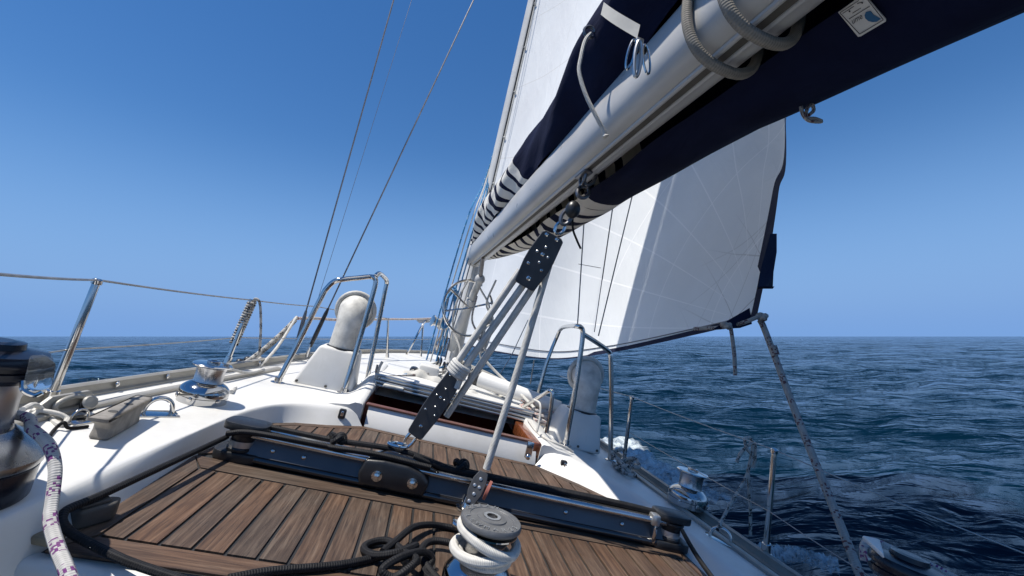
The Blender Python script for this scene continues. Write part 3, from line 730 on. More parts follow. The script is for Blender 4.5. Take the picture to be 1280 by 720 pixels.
# port secondary winch (small chrome) and its starboard twin
def small_winch(c, label, s=1.0, ax=UP):
    w_ = thing('winch', label, 'winch', c, 'winches')
    obj('base', M().lathe(c, ax, [(.096 * s, 0), (.0965 * s, .026 * s), (.0935 * s, .0275 * s), (.0965 * s, .029 * s), (.097 * s, .049 * s), (.095 * s, .055 * s), (.090 * s, .063 * s), (.080 * s, .073 * s), (.068 * s, .081 * s), (.059 * s, .086 * s)], 48), MT['chrome'], w_)
    obj('drum', M().lathe(c, ax, [(.059 * s, .088 * s), (.056 * s, .095 * s), (.0555 * s, .135 * s), (.060 * s, .152 * s)], 48), MT['drum'], w_)
    tp = obj('cap', M().lathe(c, ax, [(.060 * s, .152 * s), (.075 * s, .158 * s), (.078 * s, .163 * s), (.074 * s, .167 * s), (.040 * s, .170 * s)], 48), MT['steel'], w_)
    obj('socket_ring', M().lathe(c, ax, [(.026 * s, .168 * s), (.026 * s, .180 * s), (.022 * s, .183 * s), (.013 * s, .183 * s), (.012 * s, .17 * s)], 24), MT['chrome'], tp)
    for a in (215, 265, 330):
        d = np.array([math.cos(R(a)), math.sin(R(a)), 0]); obj('screw', M().lathe(c + d * .097 * s + UP * .022 * s, d, [(.008, 0), (.008, .003), (.003, .004)], 10), MT['steel'], w_)
w2 = on(252, 501, -.49); small_winch(w2, 'small chrome winch standing alone on the sunlit white port deck', .80)
w3 = on(858, 630, -.53); small_winch(w3, 'small chrome winch on the shaded starboard deck beyond the traveller end', .86)
# large port primary winch, cropped by the frame
def big_winch(c, label):
    w_ = thing('winch', label, 'winch', c, 'winches')
    obj('base', M().lathe(c, UP, [(.100, 0), (.104, .006), (.104, .058), (.100, .062)], 56), MT['winchnavy'], w_)
    obj('skirt', M().lathe(c, UP, [(.104, .062), (.107, .066), (.107, .076), (.098, .086), (.084, .102), (.068, .112), (.058, .118)], 56), MT['skirt'], w_)
    obj('drum', M().lathe(c, UP, [(.056, .116), (.052, .130), (.050, .170), (.053, .192), (.062, .206)], 56), MT['drum'], w_)
    tp = obj('cap', M().lathe(c, UP, [(.062, .204), (.066, .210), (.070, .214), (.070, .224), (.064, .226), (.064, .232), (.072, .234), (.073, .244), (.068, .252), (.036, .258), (.034, .268), (.020, .270)], 56), MT['winchnavy'], w_)
    return w_, tp
c1 = np.array([-.706, .905, -.492])
w1, tp1 = big_winch(c1, 'big winch with black top and dark base at the left edge of the port deck')
m = M(); q = c1 + UP * .222 + np.array([.006, -.004, 0])
P = [q + np.array(p) for p in ((.060, -.055, .046), (.098, -.065, .040), (.104, -.058, .0), (.094, -.042, -.016), (.080, -.040, -.006))]
m.prism([q + np.array(p) for p in ((.060, -.02, .040), (.088, -.028, .030), (.094, -.028, -.006), (.088, -.026, -.020), (.066, -.02, -.010))], np.array([.004, .030, 0]), .006, 2)
obj('stripper_arm', m, MT['clear'], w1)
obj('stripper_foot', M().tube(spl([q + np.array(p) for p in ((.066, -.02, -.006), (.076, -.026, -.018), (.090, -.022, -.024), (.098, -.018, -.018))], 5), .004), MT['steel'], w1)
c4 = np.array([1.185, .845, -.53])
w4, tp4 = big_winch(c4, 'big dark winch wrapped with a flecked rope at the lower right edge')
obj('stripper_arm', M().prism([c4 + UP * .252 + np.array(p) for p in ((-.095, -.02, 0), (-.02, .095, 0), (.03, .09, 0), (-.06, .01, 0))], UP * .012, .005, 2), MT['gel'], w4)
pts = [c4 + np.array([.098 * math.cos(a), .098 * math.sin(a), .150 + .006 * (a - 1)]) for a in np.linspace(.2, 6.6, 36)]
# ---------------- purple flecked sheet off the port primary winch
pts = [c1 + np.array(p) for p in ((-.03, .062, .125), (.035, .062, .128), (.068, .035, .122))] + [at(40, 536, y=.93), at(61, 556, y=.90), at(69, 585, y=.875), at(66, 620, y=.85), at(63, 650, y=.82), at(71, 682, y=.78), at(83, 712, y=.74), at(90, 732, y=.72)]
rope_thing('genoa_sheet', pts, [.0118] * (8 * 10 + 1) if False else [.0090] * 81, MT['ropepurple'], 'white rope with purple flecks hanging from the big port winch', 'rope', None)
# ---------------- port deck fittings
def cleat(a, b, label):
    a, b = np.array(a), np.array(b); d = b - a; L = np.linalg.norm(d); d /= L; s = np.cross(UP, d)
    o_ = thing('mooring_cleat', label, 'cleat', (a + b) / 2)
    prof = [(.16, 0), (.84, 0), (.80, .022), (.80, .032), (.86, .042), (1.0, .056), (1.0, .064), (.90, .062), (.10, .062), (0, .064), (0, .056), (.14, .042), (.20, .032), (.20, .022)]
    obj('cleat_body', M().prism([a + d * L * p + UP * h - s * .022 for p, h in prof], s * .044, .008, 3), MT['greywood'], o_, sharp=50)
    for p in (.3, .62): obj('screw', M().lathe(a + d * L * p + UP * .061, UP, [(.010, 0), (.010, .002), (.004, .0025)], 12), MT['groove'], o_)
cleat(on(109, 557, -.49) + (0, 0, 0), on(172, 522, -.49), 'weathered grey wooden horn cleat on the port deck')
def bail(c, d, w_, h, r, label, cat='deck eye'):
    c = np.array(c); d = np.array(d, float); d /= np.linalg.norm(d)
    s = np.cross(UP, d); o_ = thing('deck_eye', label, cat, c, 'deck eyes')
    obj('base_plate', M().box(c + UP * .002, (.06, w_ * 2.9, .004), np.stack([s, d, UP], 1), .001), MT['steel'], o_)
    obj('loop', M().tube([c + d * w_ * math.cos(a) + UP * h * math.sin(a) ** .8 for a in np.linspace(0, math.pi, 17)], r, 10), MT['steel'], o_)
bail(on(196, 518, -.49), (.75, .66, 0), .036, .050, .0068, 'bright steel deck eye beside the grey wooden cleat')
bail(on(98, 526, -.49), (.3, 1, 0), .022, .030, .003, 'thin wire deck eye near the port rail')
bail(on(900, 676, -.545), (.75, -.6, 0), .036, .045, .006, 'steel deck eye on the shaded starboard deck')
# genoa tracks
def gtrack(P, label):
    o_ = thing('genoa_track', label, 'track', P[0], 'genoa tracks')
    rows = []
    Q = spl(P, 6)
    for i, p in enumerate(Q):
        q = Q[min(i + 1, len(Q) - 1)] - Q[max(i - 1, 0)]; q /= np.linalg.norm(q); s = np.array([q[1], -q[0], 0])
        rows.append([p + s * a + UP * h for a, h in ((-.014, 0), (-.014, .010), (-.009, .013), (.009, .013), (.014, .010), (.014, 0))])
    m_ = M().grid(rows); m_.add(rows[0], [tuple(range(6))]); m_.add(rows[-1], [tuple(range(6))[::-1]]); obj('track_bar', m_, MT['rail'], o_)
    return o_
zp = -.489
gtrack([np.array([p[0] + .085, p[1], zp]) for p in ((-.965, 1.15), (-.95, 1.42), (-.91, 1.85), (-.855, 2.3), (-.815, 2.6))], 'perforated genoa track along the sunlit port deck edge')
gtrack([np.array([p[0] - .085, p[1], zdeck(p[0] - .085, p[1]) + .002]) for p in ((1.40, .9), (1.345, 1.42), (1.315, 1.85), (1.285, 2.3))], 'genoa track along the shaded starboard deck edge')
# rail fairlead and its sheave block (port)
c = on(88, 507, -.47); d = np.array([.10, .99, 0]); s = np.cross(UP, d)
fl = thing('rail_fairlead', 'oval rope fairlead set in the port toe rail', 'fairlead', c)
m = M().tube([c + d * .045 * math.cos(a) + UP * (.020 * math.sin(a) + .004) for a in np.linspace(0, 2 * math.pi, 29)[:-1]], .0065, 10, closed=True); obj('lip', m, MT['rail'], fl)
m = M().prism([c + d * a + UP * h + s * .02 for a, h in ((-.09, -.03), (.10, -.03), (.10, .0), (.06, .030), (-.05, .030), (-.09, .0))], -s * .012, .003); obj('cheek_plate', m, MT['rail'], fl)
c = on(113, 503, -.455); bl_ = thing('rail_block', 'small grey sheave block lying against the port toe rail', 'block', c)
obj('cheek', M().lathe(c, (.8, -.35, .5), [(.001, -.004), (.015, -.004), (.019, 0), (.015, .004), (.001, .005)], 24), MT['rail'], bl_)
obj('sheave', M().lathe(c + (-.006, .004, -.012), (.8, -.35, .5), [(.001, -.004), (.018, -.004), (.018, .004), (.001, .004)], 24), MT['black'], bl_)
m = M()
for p in ((-.955, 1.42), (-.93, 1.65), (-.905, 1.88), (-.87, 2.2), (-.82, 2.55)):
    m = M().lathe((p[0] - .002 + .003, p[1], -.468), (1, .1, 0), [(.010, 0), (.010, .004), (.004, .006)], 12); obj('rail_bolt', m, MT['steel'], yacht)
rope_thing('lashing', [on(28, 512, -.44), on(44, 506, -.45), on(60, 520, -.485), on(75, 531, -.485), on(84, 524, -.48), on(72, 517, -.47), on(50, 514, -.47), on(38, 521, -.48)], .006, MT['ropewhite'], 'short white lashing round the foot of the nearest port stanchion')
rope_thing('shock_cord', [on(62, 545, -.487), on(70, 535, -.484), on(80, 528, -.47), on(86, 535, -.484), on(110, 533, -.486)], .004, BK, 'thin black cord hooked to the wire deck eye')
# ---------------- stanchions and lifelines
def stanchion(b, t_, label, r=.0105):
    b, t_ = np.array(b), np.array(t_); d = (t_ - b) / np.linalg.norm(t_ - b); o_ = thing('stanchion', label, 'stanchion', b, 'lifeline stanchions')
    obj('tube', M().tube([b, b + (t_ - b) * .5, t_ - d * .006, t_], [r, r * .95, r * .9, r * .6], 12), MT['steel'], o_)
    obj('socket', M().lathe(b - d * .01, d, [(r * 2.2, 0), (r * 2.2, .006), (r * 1.5, .010), (r * 1.4, .05), (r, .052)], 16), MT['steel'], o_)
    obj('eye', M().lathe(t_ - d * .012, d, [(r * 1.15, 0), (r * 1.2, .004), (r * 1.2, .012), (r * .7, .016)], 12), MT['steel'], o_)
    return b, t_
s1 = stanchion(at(60, 506, z=-.487), at(122, 350, y=1.40), 'polished stanchion nearest the big winch on the port rail')
s2 = stanchion(at(283, 456, z=-.475), at(314, 375, y=2.40), 'port stanchion wrapped in a black and white rope')
s3 = stanchion(at(484, 447, y=4.5), at(485, 398, y=4.45), 'far port stanchion near the bow', .012)
s4 = stanchion(at(957, 692, z=-.535), at(968, 562, y=1.36), 'dark stanchion in shade on the starboard rail near the small winch')
s5 = stanchion(at(779, 582, z=-.545), at(790, 496, y=2.22), 'starboard stanchion beyond the vent with a pile of rope at its foot')
def line(name, pts, r, mat, label, cat, group=None, sag=0):
    P = [np.array(p, float) for p in pts]
    if sag:
        Q = []
        for i in range(len(P) - 1):
            for t_ in np.arange(8) / 8: q = lerp(P[i], P[i + 1], t_); q[2] -= sag * 4 * t_ * (1 - t_); Q.append(q)
        P = Q + [P[-1]]
    o = obj(name, M().tube(P, r, 6), mat, base=P[0]); tag(o, label, cat, group)
bp = at(529, 400, y=5.6)
line('lifeline', [at(-90, 334, y=.75), s1[1], s2[1], at(395, 383, y=3.1), s3[1]], .0032, MT['lifeline'], 'thin upper lifeline along the port stanchion tops', 'lifeline', None, .004)
line('lifeline', [at(-60, 452, y=.85), at(84, 437, y=1.42), at(296, 422, y=2.42), at(480, 424, y=4.5), at(540, 424, y=5.4)], .0024, MT['lifeline'], 'thin lower lifeline on the port side', 'lifeline', None, .004)
line('lifeline', [at(1340, 715, y=.86), s4[1], s5[1], at(700, 470, y=3.7)], .0021, MT['lifeline'], 'thin upper lifeline on the starboard side above the water', 'lifeline', None, .006)
line('lifeline', [at(1120, 740, y=1.0), at(963, 640, y=1.37), at(786, 540, y=2.22)], .0016, MT['lifeline'], 'thin lower lifeline on the starboard side', 'lifeline', None, .004)
rope_thing('lashing_rope', [at(372, 398, y=3.2), at(395, 398, y=3.4), at(430, 400, y=3.8), at(485, 399, y=4.45), at(512, 399, y=5.0), at(540, 398, y=5.5)], .011, MT['ropepink'], 'white rope with red flecks stretched along the far port lifeline', 'rope', None, 8, 8)
pul = thing('bow_pulpit', 'tubular steel pulpit at the far bow', 'pulpit', at(530, 445, y=5.6))
obj('rail', M().tube(spl([at(505, 449, y=5.3), at(518, 425, y=5.3), at(531, 402, y=5.4), at(540, 399, y=5.8), at(560, 399, y=6.3)], 5), .013, 8), MT['steel'], pul)
obj('post', M().tube([at(526, 447, y=5.5), at(529, 401, y=5.5)], .012, 8), MT['steel'], pul)
obj('plate', M().prism([at(x, y, y=5.45) for x, y in ((519, 399), (545, 397), (540, 403), (524, 404))], np.array([0, .05, 0])), MT['alu'], pul)
# rope frapped round the second stanchion and hanging tail
P = []
for k in range(230):
    f = k / 229; a = f * 2 * math.pi * 17; c = lerp(at(292, 430, y=2.395), at(315, 378, y=2.395), f); P.append(c + .0165 * np.array([math.cos(a), math.sin(a), 0]))
P += spl([P[-1], at(318, 374, y=2.38), at(323, 375, y=2.38), at(325.5, 385, y=2.38), at(326, 410, y=2.38), at(325, 432, y=2.38), at(324, 445, y=2.40)], 5)[1:]
o = obj('stanchion_lashing', M().tube(P, .0062, 8), MT['ropebw'], base=P[0]); tag(o, 'black and white rope wound round the second port stanchion with its tail hanging', 'rope')
# ---------------- shrouds
def shroud(a, b, label, r=.0052, turn=True):
    a, b = np.array(a), np.array(b); d = (b - a) / np.linalg.norm(b - a); o_ = thing('shroud', label, 'shroud', a, 'shrouds')
    obj('wire', M().tube([a, lerp(a, b, .3), b], r, 8), MT['wire'], o_)
    if turn:
        obj('turnbuckle', M().tube([a + d * .02, a + d * .06, a + d * .20, a + d * .26], [r * 1.6, r * 2.6, r * 2.6, r * 1.5], 10), MT['wire'], o_)
        obj('chainplate', M().prism([a + np.array(p) for p in ((-.006, -.02, -.05), (-.006, .02, -.05), (-.006, .016, .04), (-.006, -.016, .04))], np.array([.012, 0, 0]), .003), MT['steel'], o_)
    return a, d
a0, d0 = shroud(at(369, 437, y=3.05), at(369, 437, y=3.05) + 3.2 * (at(492, 0, y=3.22) - at(369, 437, y=3.05)), 'outer port shroud wire rising from the rail')
a1, d1 = shroud(at(386, 437, y=3.12), at(386, 437, y=3.12) + 1.6 * (at(592, 0, y=3.28) - at(386, 437, y=3.12)), 'inner port shroud wire leaning towards the mast')
shroud(at(398, 372, y=3.6), at(398, 372, y=3.6) + 4.0 * (at(455, 190, y=3.72) - at(398, 372, y=3.6)), 'thin port backstay wire behind the shrouds', .0018, False)
tag(obj('shroud_boot', M().tube([a1 + d1 * .02, a1 + d1 * .1, a1 + d1 * .26, a1 + d1 * .30], [.012, .015, .013, .008], 12), MT['black'], base=a1), 'black boot over the inner port shroud turnbuckle', 'boot')
# lines bunched at the shrouds
rope_thing('rope_tail', [at(298, 456, y=2.7), at(330, 452, y=2.75), at(322, 445, y=2.9), at(345, 425, y=2.95), at(369, 400, y=3.03)], .015, MT['ropebw'], 'thick black and white rope sloping up to the outer port shroud', 'rope')
rope_thing('rope_tail', [at(300, 458, y=2.65), at(325, 440, y=2.8), at(350, 418, y=2.95), at(371, 397, y=3.05)], .012, MT['ropebw'], 'second black and white rope beside it at the outer port shroud', 'rope')
rope_thing('halyard_tail', [at(289, 490, z=-.482), at(310, 472, y=2.4), at(345, 436, y=2.75), at(371, 396, y=3.04)], .008, MT['ropewhite'], 'white line slanting from the port deck up to the outer shroud', 'rope')
rope_thing('deck_line', [at(262, 468, z=-.47), at(275, 462, z=-.44), at(285, 461, z=-.44), at(310, 466, z=-.47), at(330, 462, z=-.47)], .006, MT['ropewhite'], 'white line lying along the port rail behind the small chrome winch', 'rope')
m = M()
for (x, y) in ((300, 452), (283, 462), (310, 449)): m.ball(at(x, y, y=2.75), .022, 12, (1, 1.2, .8))
tag(obj('rail_car', m, MT['black'], base=at(300, 452, y=2.75)), 'dark genoa lead car at the port rail below the shrouds', 'lead car')
# ---------------- dorade vents with steel guards
def vent(c, yaw, label, hgt=1.0, lean=0.):
    c = np.array(c); X = np.array([math.cos(yaw), math.sin(yaw), 0]); Yv = np.array([-math.sin(yaw), math.cos(yaw), 0])
    o_ = thing('dorade_vent', label, 'vent', c, 'deck vents')
    def q(a, b, h): return c + X * a + Yv * b + UP * h
    wb_, wt_ = (.150, .115); 
    bm_ = bmesh.new(); P = [q(-.165, -.10, -.01), q(.135, -.10, -.01), q(.135, .16, -.01), q(-.165, .16, -.01), q(-.088, -.060, .205 * hgt), q(.110, -.060, .205 * hgt), q(.110, .13, .205 * hgt), q(-.088, .13, .205 * hgt)]
    vv = [bm_.verts.new(tuple(p)) for p in P]
    for f in ((3, 2, 1, 0), (4, 5, 6, 7), (0, 1, 5, 4), (1, 2, 6, 5), (2, 3, 7, 6), (3, 0, 4, 7)): bm_.faces.new([vv[i] for i in f])
    bmesh.ops.bevel(bm_, geom=bm_.edges[:], offset=.016, segments=3, affect='EDGES', profile=.5)
    obj('vent_box', M().bm(bm_), MT['gel'], o_)
    b0 = q(.018, .03, .200 * hgt)
    cr = .078
    obj('collar', M().lathe(b0, UP, [(cr + .010, 0), (cr + .010, .008), (cr, .010)], 36), MT['black'], o_)
    path = []; k = 14
    top_h = .135 * hgt
    for i in range(4): path.append((b0 + UP * (top_h * i / 3), cr - .004 * i / 3))
    path2 = []
    for a in np.linspace(0, 80, 10)[1:]:
        path2.append((b0 + UP * (top_h + .082 * math.sin(R(a))) + Yv * (.082 * (1 - math.cos(R(a)))), cr - .004 + .016 * a / 80))
    P_ = [p for p, r in path + path2]; r_ = [r for p, r in path + path2]
    # elbow rings
    rows = []
    for i, (p, r) in enumerate(path + path2):
        a = 0 if i < 4 else R(80 * (i - 3) / 9); tz = UP * math.cos(a) + Yv * math.sin(a); n2 = Yv * math.cos(a) - UP * math.sin(a)
        rows.append([p + r * (math.cos(t_) * X + math.sin(t_) * n2) for t_ in np.linspace(0, 2 * math.pi, 33)[:-1]])
    cw = obj('cowl', M().grid(rows, True), MT['ventplastic'], o_)
    p, r = (path + path2)[-1]; a = R(80); tz = UP * math.cos(a) + Yv * math.sin(a); n2 = Yv * math.cos(a) - UP * math.sin(a)
    m_ = M().tube([p + (r + .010) * (math.cos(t_) * X + math.sin(t_) * n2) for t_ in np.linspace(0, 2 * math.pi, 33)[:-1]], .014, 10, closed=True); obj('rim', m_, MT['ventplastic'], cw)
    m_ = M()
    for a_, b_ in ((-.14, -.108), (.0, -.103), (.11, -.103)): m_ = M().lathe(q(a_, b_ + .007, .012), -Yv, [(.007, 0), (.007, .004), (.003, .006)], 10); obj('screw', m_, MT['groove'], o_)
    return q
vp = at(394, 488, z=-.49) + (.02, .185, .0)
vq = vent(vp, .05, 'white dorade vent with domed cowl inside the port steel guard', 1.0)
vs2 = at(719, 562, z=-.505) + (.03, .13, .0)
vent(vs2, -.05, 'white dorade vent with rounded cowl inside the starboard steel guard', .92)
def foot(c, par): obj('foot', M().lathe(c - UP * .003, UP, [(.032, 0), (.032, .005), (.018, .009), (.016, .028), (.012, .03)], 20), MT['steel'], par)
def guard(label, legs, hoops):
    o_ = thing('vent_guard', label, 'guard rail', legs[0], 'steel vent guards')
    for h in hoops: obj('tube', M().tube(spl(h, 6), .0135, 12), MT['steel'], o_)
    for l in legs: foot(l, o_)
A = at(347, 478, z=-.49); Bq = at(429, 491, z=-.49); Cq = at(458, 478, z=-.47)
ya, yb = A[1] + .03, Bq[1] + .03
guard('bent steel tube guard over the port vent', [A, Bq, Cq], [
    [A, at(375, 424, y=ya), at(402, 371, y=ya), at(409, 360, y=ya), at(417, 352.5, y=ya), at(427, 349.5, y=ya), at(447, 347.5, y=lerp(ya, yb, .6)), at(462, 346, y=yb), at(468, 347.5, y=yb), at(469.5, 354, y=yb), at(464, 375, y=yb), at(447, 432, y=yb), Bq],
    [at(469, 346, y=yb), at(474, 342, y=yb + .06), at(480, 346, y=yb + .2), at(483.5, 352, y=Cq[1]), at(481, 365, y=Cq[1] + .01), at(470, 420, y=Cq[1] + .02), Cq]])
A2 = at(668, 512, z=-.47); B2 = at(707, 556, z=-.485); C2 = at(763, 575, z=-.53)
yb = B2[1] - .0
guard('bent steel tube guard over the starboard vent', [A2, B2, C2], [
    [A2, at(683, 455, y=A2[1]), at(697, 419, y=A2[1]), at(702, 410.5, y=lerp(A2[1], yb, .2)), at(710, 408, y=lerp(A2[1], yb, .5)), at(721, 407.5, y=yb), at(727, 410, y=yb), at(728.5, 418, y=yb), at(726, 440, y=yb), at(718, 495, y=yb), B2],
    [at(728, 417, y=yb), at(744, 427, y=yb + .02), at(757, 436, y=lerp(yb, C2[1], .7)), at(762, 441, y=C2[1]), at(763.5, 449, y=C2[1]), at(764, 500, y=C2[1]), C2]])
ar = at(684, 540, z=-.47); o_ = thing('grab_rail', 'small bent steel grab rail at the starboard side of the companionway', 'grab rail', ar)
obj('tube', M().tube(spl([at(655, 508, y=2.6), at(670, 499, y=2.45), at(684, 490, y=2.22), at(689, 489, y=2.18), at(690.5, 494, y=2.17), at(688, 515, y=2.17), at(683, 541, y=2.17)], 6), .0105, 10), MT['steel'], o_)
rope_thing('deck_line', [at(660, 525, y=2.4), at(672, 541, y=2.2), at(690, 552, y=2.08), at(708, 560, y=2.1), at(716, 565, y=2.12)], .006, MT['ropewhite'], 'white line trailing along the starboard coach roof edge', 'rope')
rope_thing('hatch_line', [at(668, 500, y=2.3), at(675, 505, y=2.2), at(675, 520, y=2.17), at(671, 540, y=2.14)], .006, MT['ropewhite'], 'white line hanging beside the small grab rail', 'rope')
P = []
r2 = np.random.default_rng(5)
for k in range(60):
    a = k * .8; P.append(at(664, 503, y=2.75) + np.array([.075 * math.cos(a) + r2.normal(0, .015) + .0007 * k, .06 * math.sin(a) + r2.normal(0, .015) - .004 * k, .03 * math.sin(a * .37) + r2.normal(0, .012) - .0012 * k]))
tag(obj('rope_coil', M().tube(spl(P, 4), .010, 7), MT['ropepink'], base=P[0]), 'coil of pinkish white rope heaped beside the starboard vent', 'rope coil')
P = []
for k in range(34):
    a = k * .9; P.append(at(782, 583, z=-.50) + np.array([.045 * math.cos(a) + r2.normal(0, .012), .07 * math.sin(a) + r2.normal(0, .015) + .08 - .004 * k, r2.normal(0, .015) + .03 * math.sin(k * .5)]))
tag(obj('rope_pile', M().tube(spl(P, 4), .009, 7), MT['ropebw'], base=P[0]), 'dark rope piled at the foot of the far starboard stanchion', 'rope coil')
# ---------------- mast, boom, vang
MB_, MTp = np.array([.262, 3.62, -.42]), at(668.5, 0, y=3.55); dM = (MTp - MB_) / np.linalg.norm(MTp - MB_); MTOP = MB_ + dM * 10.5
mast = thing('mast', 'grey painted mast rising out of the top of the picture', 'mast', MB_)
x_, y_, z_ = axes(dM, (0, 1, 0))
def sect(p, s=1.0): return [p + (x_ * .058 * math.cos(a) * s + np.cross(dM, x_) * .085 * math.sin(a) * s) for a in np.linspace(0, 2 * math.pi, 33)[:-1]]
obj('mast_tube', M().grid([sect(MB_), sect(lerp(MB_, MTOP, .3)), sect(lerp(MB_, MTOP, .6)), sect(MTOP, .8)], True), MT['mastpaint'], mast)
aft = np.cross(dM, x_); aft = aft if aft[1] < 0 else -aft
tk0 = MB_ + dM * 1.10 + aft * .088
obj('sail_track', M().prism([tk0 + x_ * -.016, tk0 + x_ * .016, tk0 + x_ * .016 + aft * .022, tk0 - x_ * .016 + aft * .022], dM * 9, .002), MT['groove'], mast)
obj('mast_collar', M().lathe(MB_ - dM * .06, dM, [(.15, 0), (.15, .03), (.12, .06), (.105, .12), (.09, .125)], 28), MT['gel'], mast)
m = M()
for k in range(14):
    c = tk0 + dM * (.35 + .24 * k) - aft * .07 - x_ * .045; m = M().lathe(c, -x_ * .8 - dM * 0 + aft * .6, [(.007, 0), (.007, .003), (.002, .004)], 8); obj('rivet', m, MT['groove'], mast)
G = np.array([.205, 3.46, .552]); E_ = np.array([.375, .72, .662]); dB = (E_ - G) / np.linalg.norm(E_ - G); BE = G + dB * 4.4
xb = np.cross(dB, UP); xb /= np.linalg.norm(xb); xb = xb if xb[0] > 0 else -xb; zb = np.cross(xb, dB); zb = zb if zb[2] > 0 else -zb
def bm_pt(y, a=0., h=0.):
    s = (y - G[1]) / dB[1]; return G + dB * s + xb * a + zb * h
boom = thing('boom', 'thick off-white boom running overhead from the mast', 'boom', G)
BWd, BHt = .070, .088
def bsec(p, s=1.):
    out = []
    for a in np.linspace(0, 2 * math.pi, 41)[:-1]:
        ca, sa = math.cos(a), math.sin(a); out.append(p + xb * BWd * s * abs(ca) ** .75 * np.sign(ca) + zb * BHt * s * abs(sa) ** .75 * np.sign(sa))
    return out
m = M(); rr = [bsec(G + dB * s) for s in np.linspace(.02, 4.4, 30)]; m.grid(rr, True); m.add(rr[0], [tuple(range(40))]); m.add(rr[-1], [tuple(range(40))[::-1]])
obj('boom_tube', m, MT['boompaint'], boom, sharp=60)
g0 = G + dB * .10
m = M().prism([g0 + xb * a + zb * h for a, h in ((-.007, -BHt - .003), (.007, -BHt - .003), (.007, -BHt + .02), (-.007, -BHt + .02))], dB * 4.2); obj('sheet_groove', m, MT['groove'], boom)
for a in (-.0125, .0125):
    m = M().tube([g0 + xb * a + zb * (-BHt - .001), g0 + dB * 4.2 + xb * a + zb * (-BHt - .001)], .006, 8); obj('groove_lip', m, MT['boompaint'], boom)
obj('gooseneck_cap', M().grid([bsec(G + dB * .0, .98), bsec(G + dB * .02, 1.06), bsec(G + dB * .09, 1.06), bsec(G + dB * .10, 1.0)], True).add(bsec(G, .98), [tuple(range(40))]), MT['boompaint'], boom, sharp=60)
obj('gooseneck', M().tube([G - dB * .12, G + dB * .02], .024, 12), MT['steel'], boom)
vg0, vg1 = at(563, 436, y=3.42), at(600, 349, y=3.12)
vg = thing('boom_vang', 'pale strut of the boom vang between mast foot and boom', 'vang', vg0)
obj('outer_tube', M().tube([vg0, lerp(vg0, vg1, .72)], .036, 14), MT['mastpaint'], vg); obj('inner_tube', M().tube([lerp(vg0, vg1, .70), vg1], .027, 14), MT['ventplastic'], vg)
obj('end_fitting', M().ball(vg1, .038, 14), MT['boompaint'], vg); obj('end_clevis', M().tube([vg1, bm_pt(3.0, 0, -BHt)], .016, 8), MT['wire'], vg)
# spoked steel ring
rc = at(586, 385, y=3.2); nx = np.array([.35, -.9, .12]); ux, uy, uz = axes(nx)
ringo = thing('spoked_ring', 'steel hoop with spokes around the boom vang in front of the mast', 'hoop', rc)
er = .205
angs = np.linspace(R(70), R(405), 44)
obj('hoop', M().tube([rc + er * (math.cos(a) * ux + math.sin(a) * uy) for a in angs], .0095, 8), MT['steel'], ringo)
for a in (25, 150, 200): obj('spoke', M().tube([rc, rc + er * (math.cos(R(a)) * ux + math.sin(R(a)) * uy)], .007, 8), MT['steel'], ringo)
# bits at the mast foot
mw = at(553, 405, y=3.5)
o_ = thing('mast_winch', 'small winch on the port side of the mast', 'winch', mw); obj('drum', M().lathe(mw, (-.9, -.3, .1), [(.05, 0), (.05, .02), (.035, .03), (.034, .07), (.045, .08)], 24), MT['alu'], o_); obj('cap', M().lathe(mw, (-.9, -.3, .1), [(.046, .08), (.046, .09), (.02, .094)], 24), MT['steel'], o_)
for k, (x0, x1, y1, mt_, rr_) in enumerate(((586, 533, 450, 'ropeblue', .006), (592, 538, 452, 'ropewhite', .005), (597, 545, 452, 'ropeblue', .0065), (601, 550, 450, 'ropeblue', .006), (605, 556, 450, 'wire', .005), (610, 562, 448, 'ropewhite', .005))):
    yy = 3.25 + .03 * k
    lab = ['outermost blue halyard to port of the mast', 'white halyard between the blue ones at the mast', 'blue halyard nearest the second stanchion of the pulpit', 'inner blue halyard close to the mast', 'dark wire halyard against the mast', 'white halyard touching the mast side'][k]
    rope_thing('halyard', [at(x1, y1, y=yy), at(lerp(x1, x0, .45), 365, y=yy), at(x0, 268, y=yy), at(606 + k * 2, 225, y=3.55), at(628 + k, 150, y=3.64), at(640 + k, 95, y=3.66)], rr_, MT[mt_], lab, 'halyard', 'halyards at the mast', 4, 7)
for k, pts in enumerate((((585, 350), (570, 380), (566, 410), (575, 440), (560, 462), (548, 470)), ((600, 360), (612, 385), (606, 412), (600, 440), (604, 455)), ((596, 370), (590, 400), (600, 425), (590, 450), (580, 462)), ((620, 350), (608, 380), (616, 400), (598, 420), (608, 440)))):
    rope_thing('mast_line', [at(x, y, y=3.15 + .04 * i % .1) for i, (x, y) in enumerate(pts)], .0075, MT['ropewhite' if k != 2 else 'ropegrey'], ['white line looping down the vang to the hatch', 'white line hanging to starboard of the vang', 'grey line hanging behind the vang', 'white line crossing the spoked hoop'][k], 'rope', 'lines at the mast foot', 6, 7)
def halyard_hank(c, n_, rad, mat, label):
    P = []
    for k in range(n_): a = k * .7; P.append(c + np.array([rad * math.cos(a) * .35 + r2.normal(0, .006), r2.normal(0, .02), rad * math.sin(a) * 1.5 + r2.normal(0, .01)]))
    tag(obj('rope_hank', M().tube(spl(P, 4), .007, 6), mat, base=c), label, 'rope coil', 'rope hanks at the mast')
halyard_hank(at(562, 386, y=3.3), 40, .10, MT['ropeblue'], 'hank of blue rope hung on the port side of the mast')
halyard_hank(at(607, 420, y=3.25), 40, .08, MT['ropewhite'], 'hank of white rope hung to starboard of the vang')
halyard_hank(at(553, 425, y=3.4), 30, .07, MT['ropegrey'], 'hank of grey rope low at the mast foot')
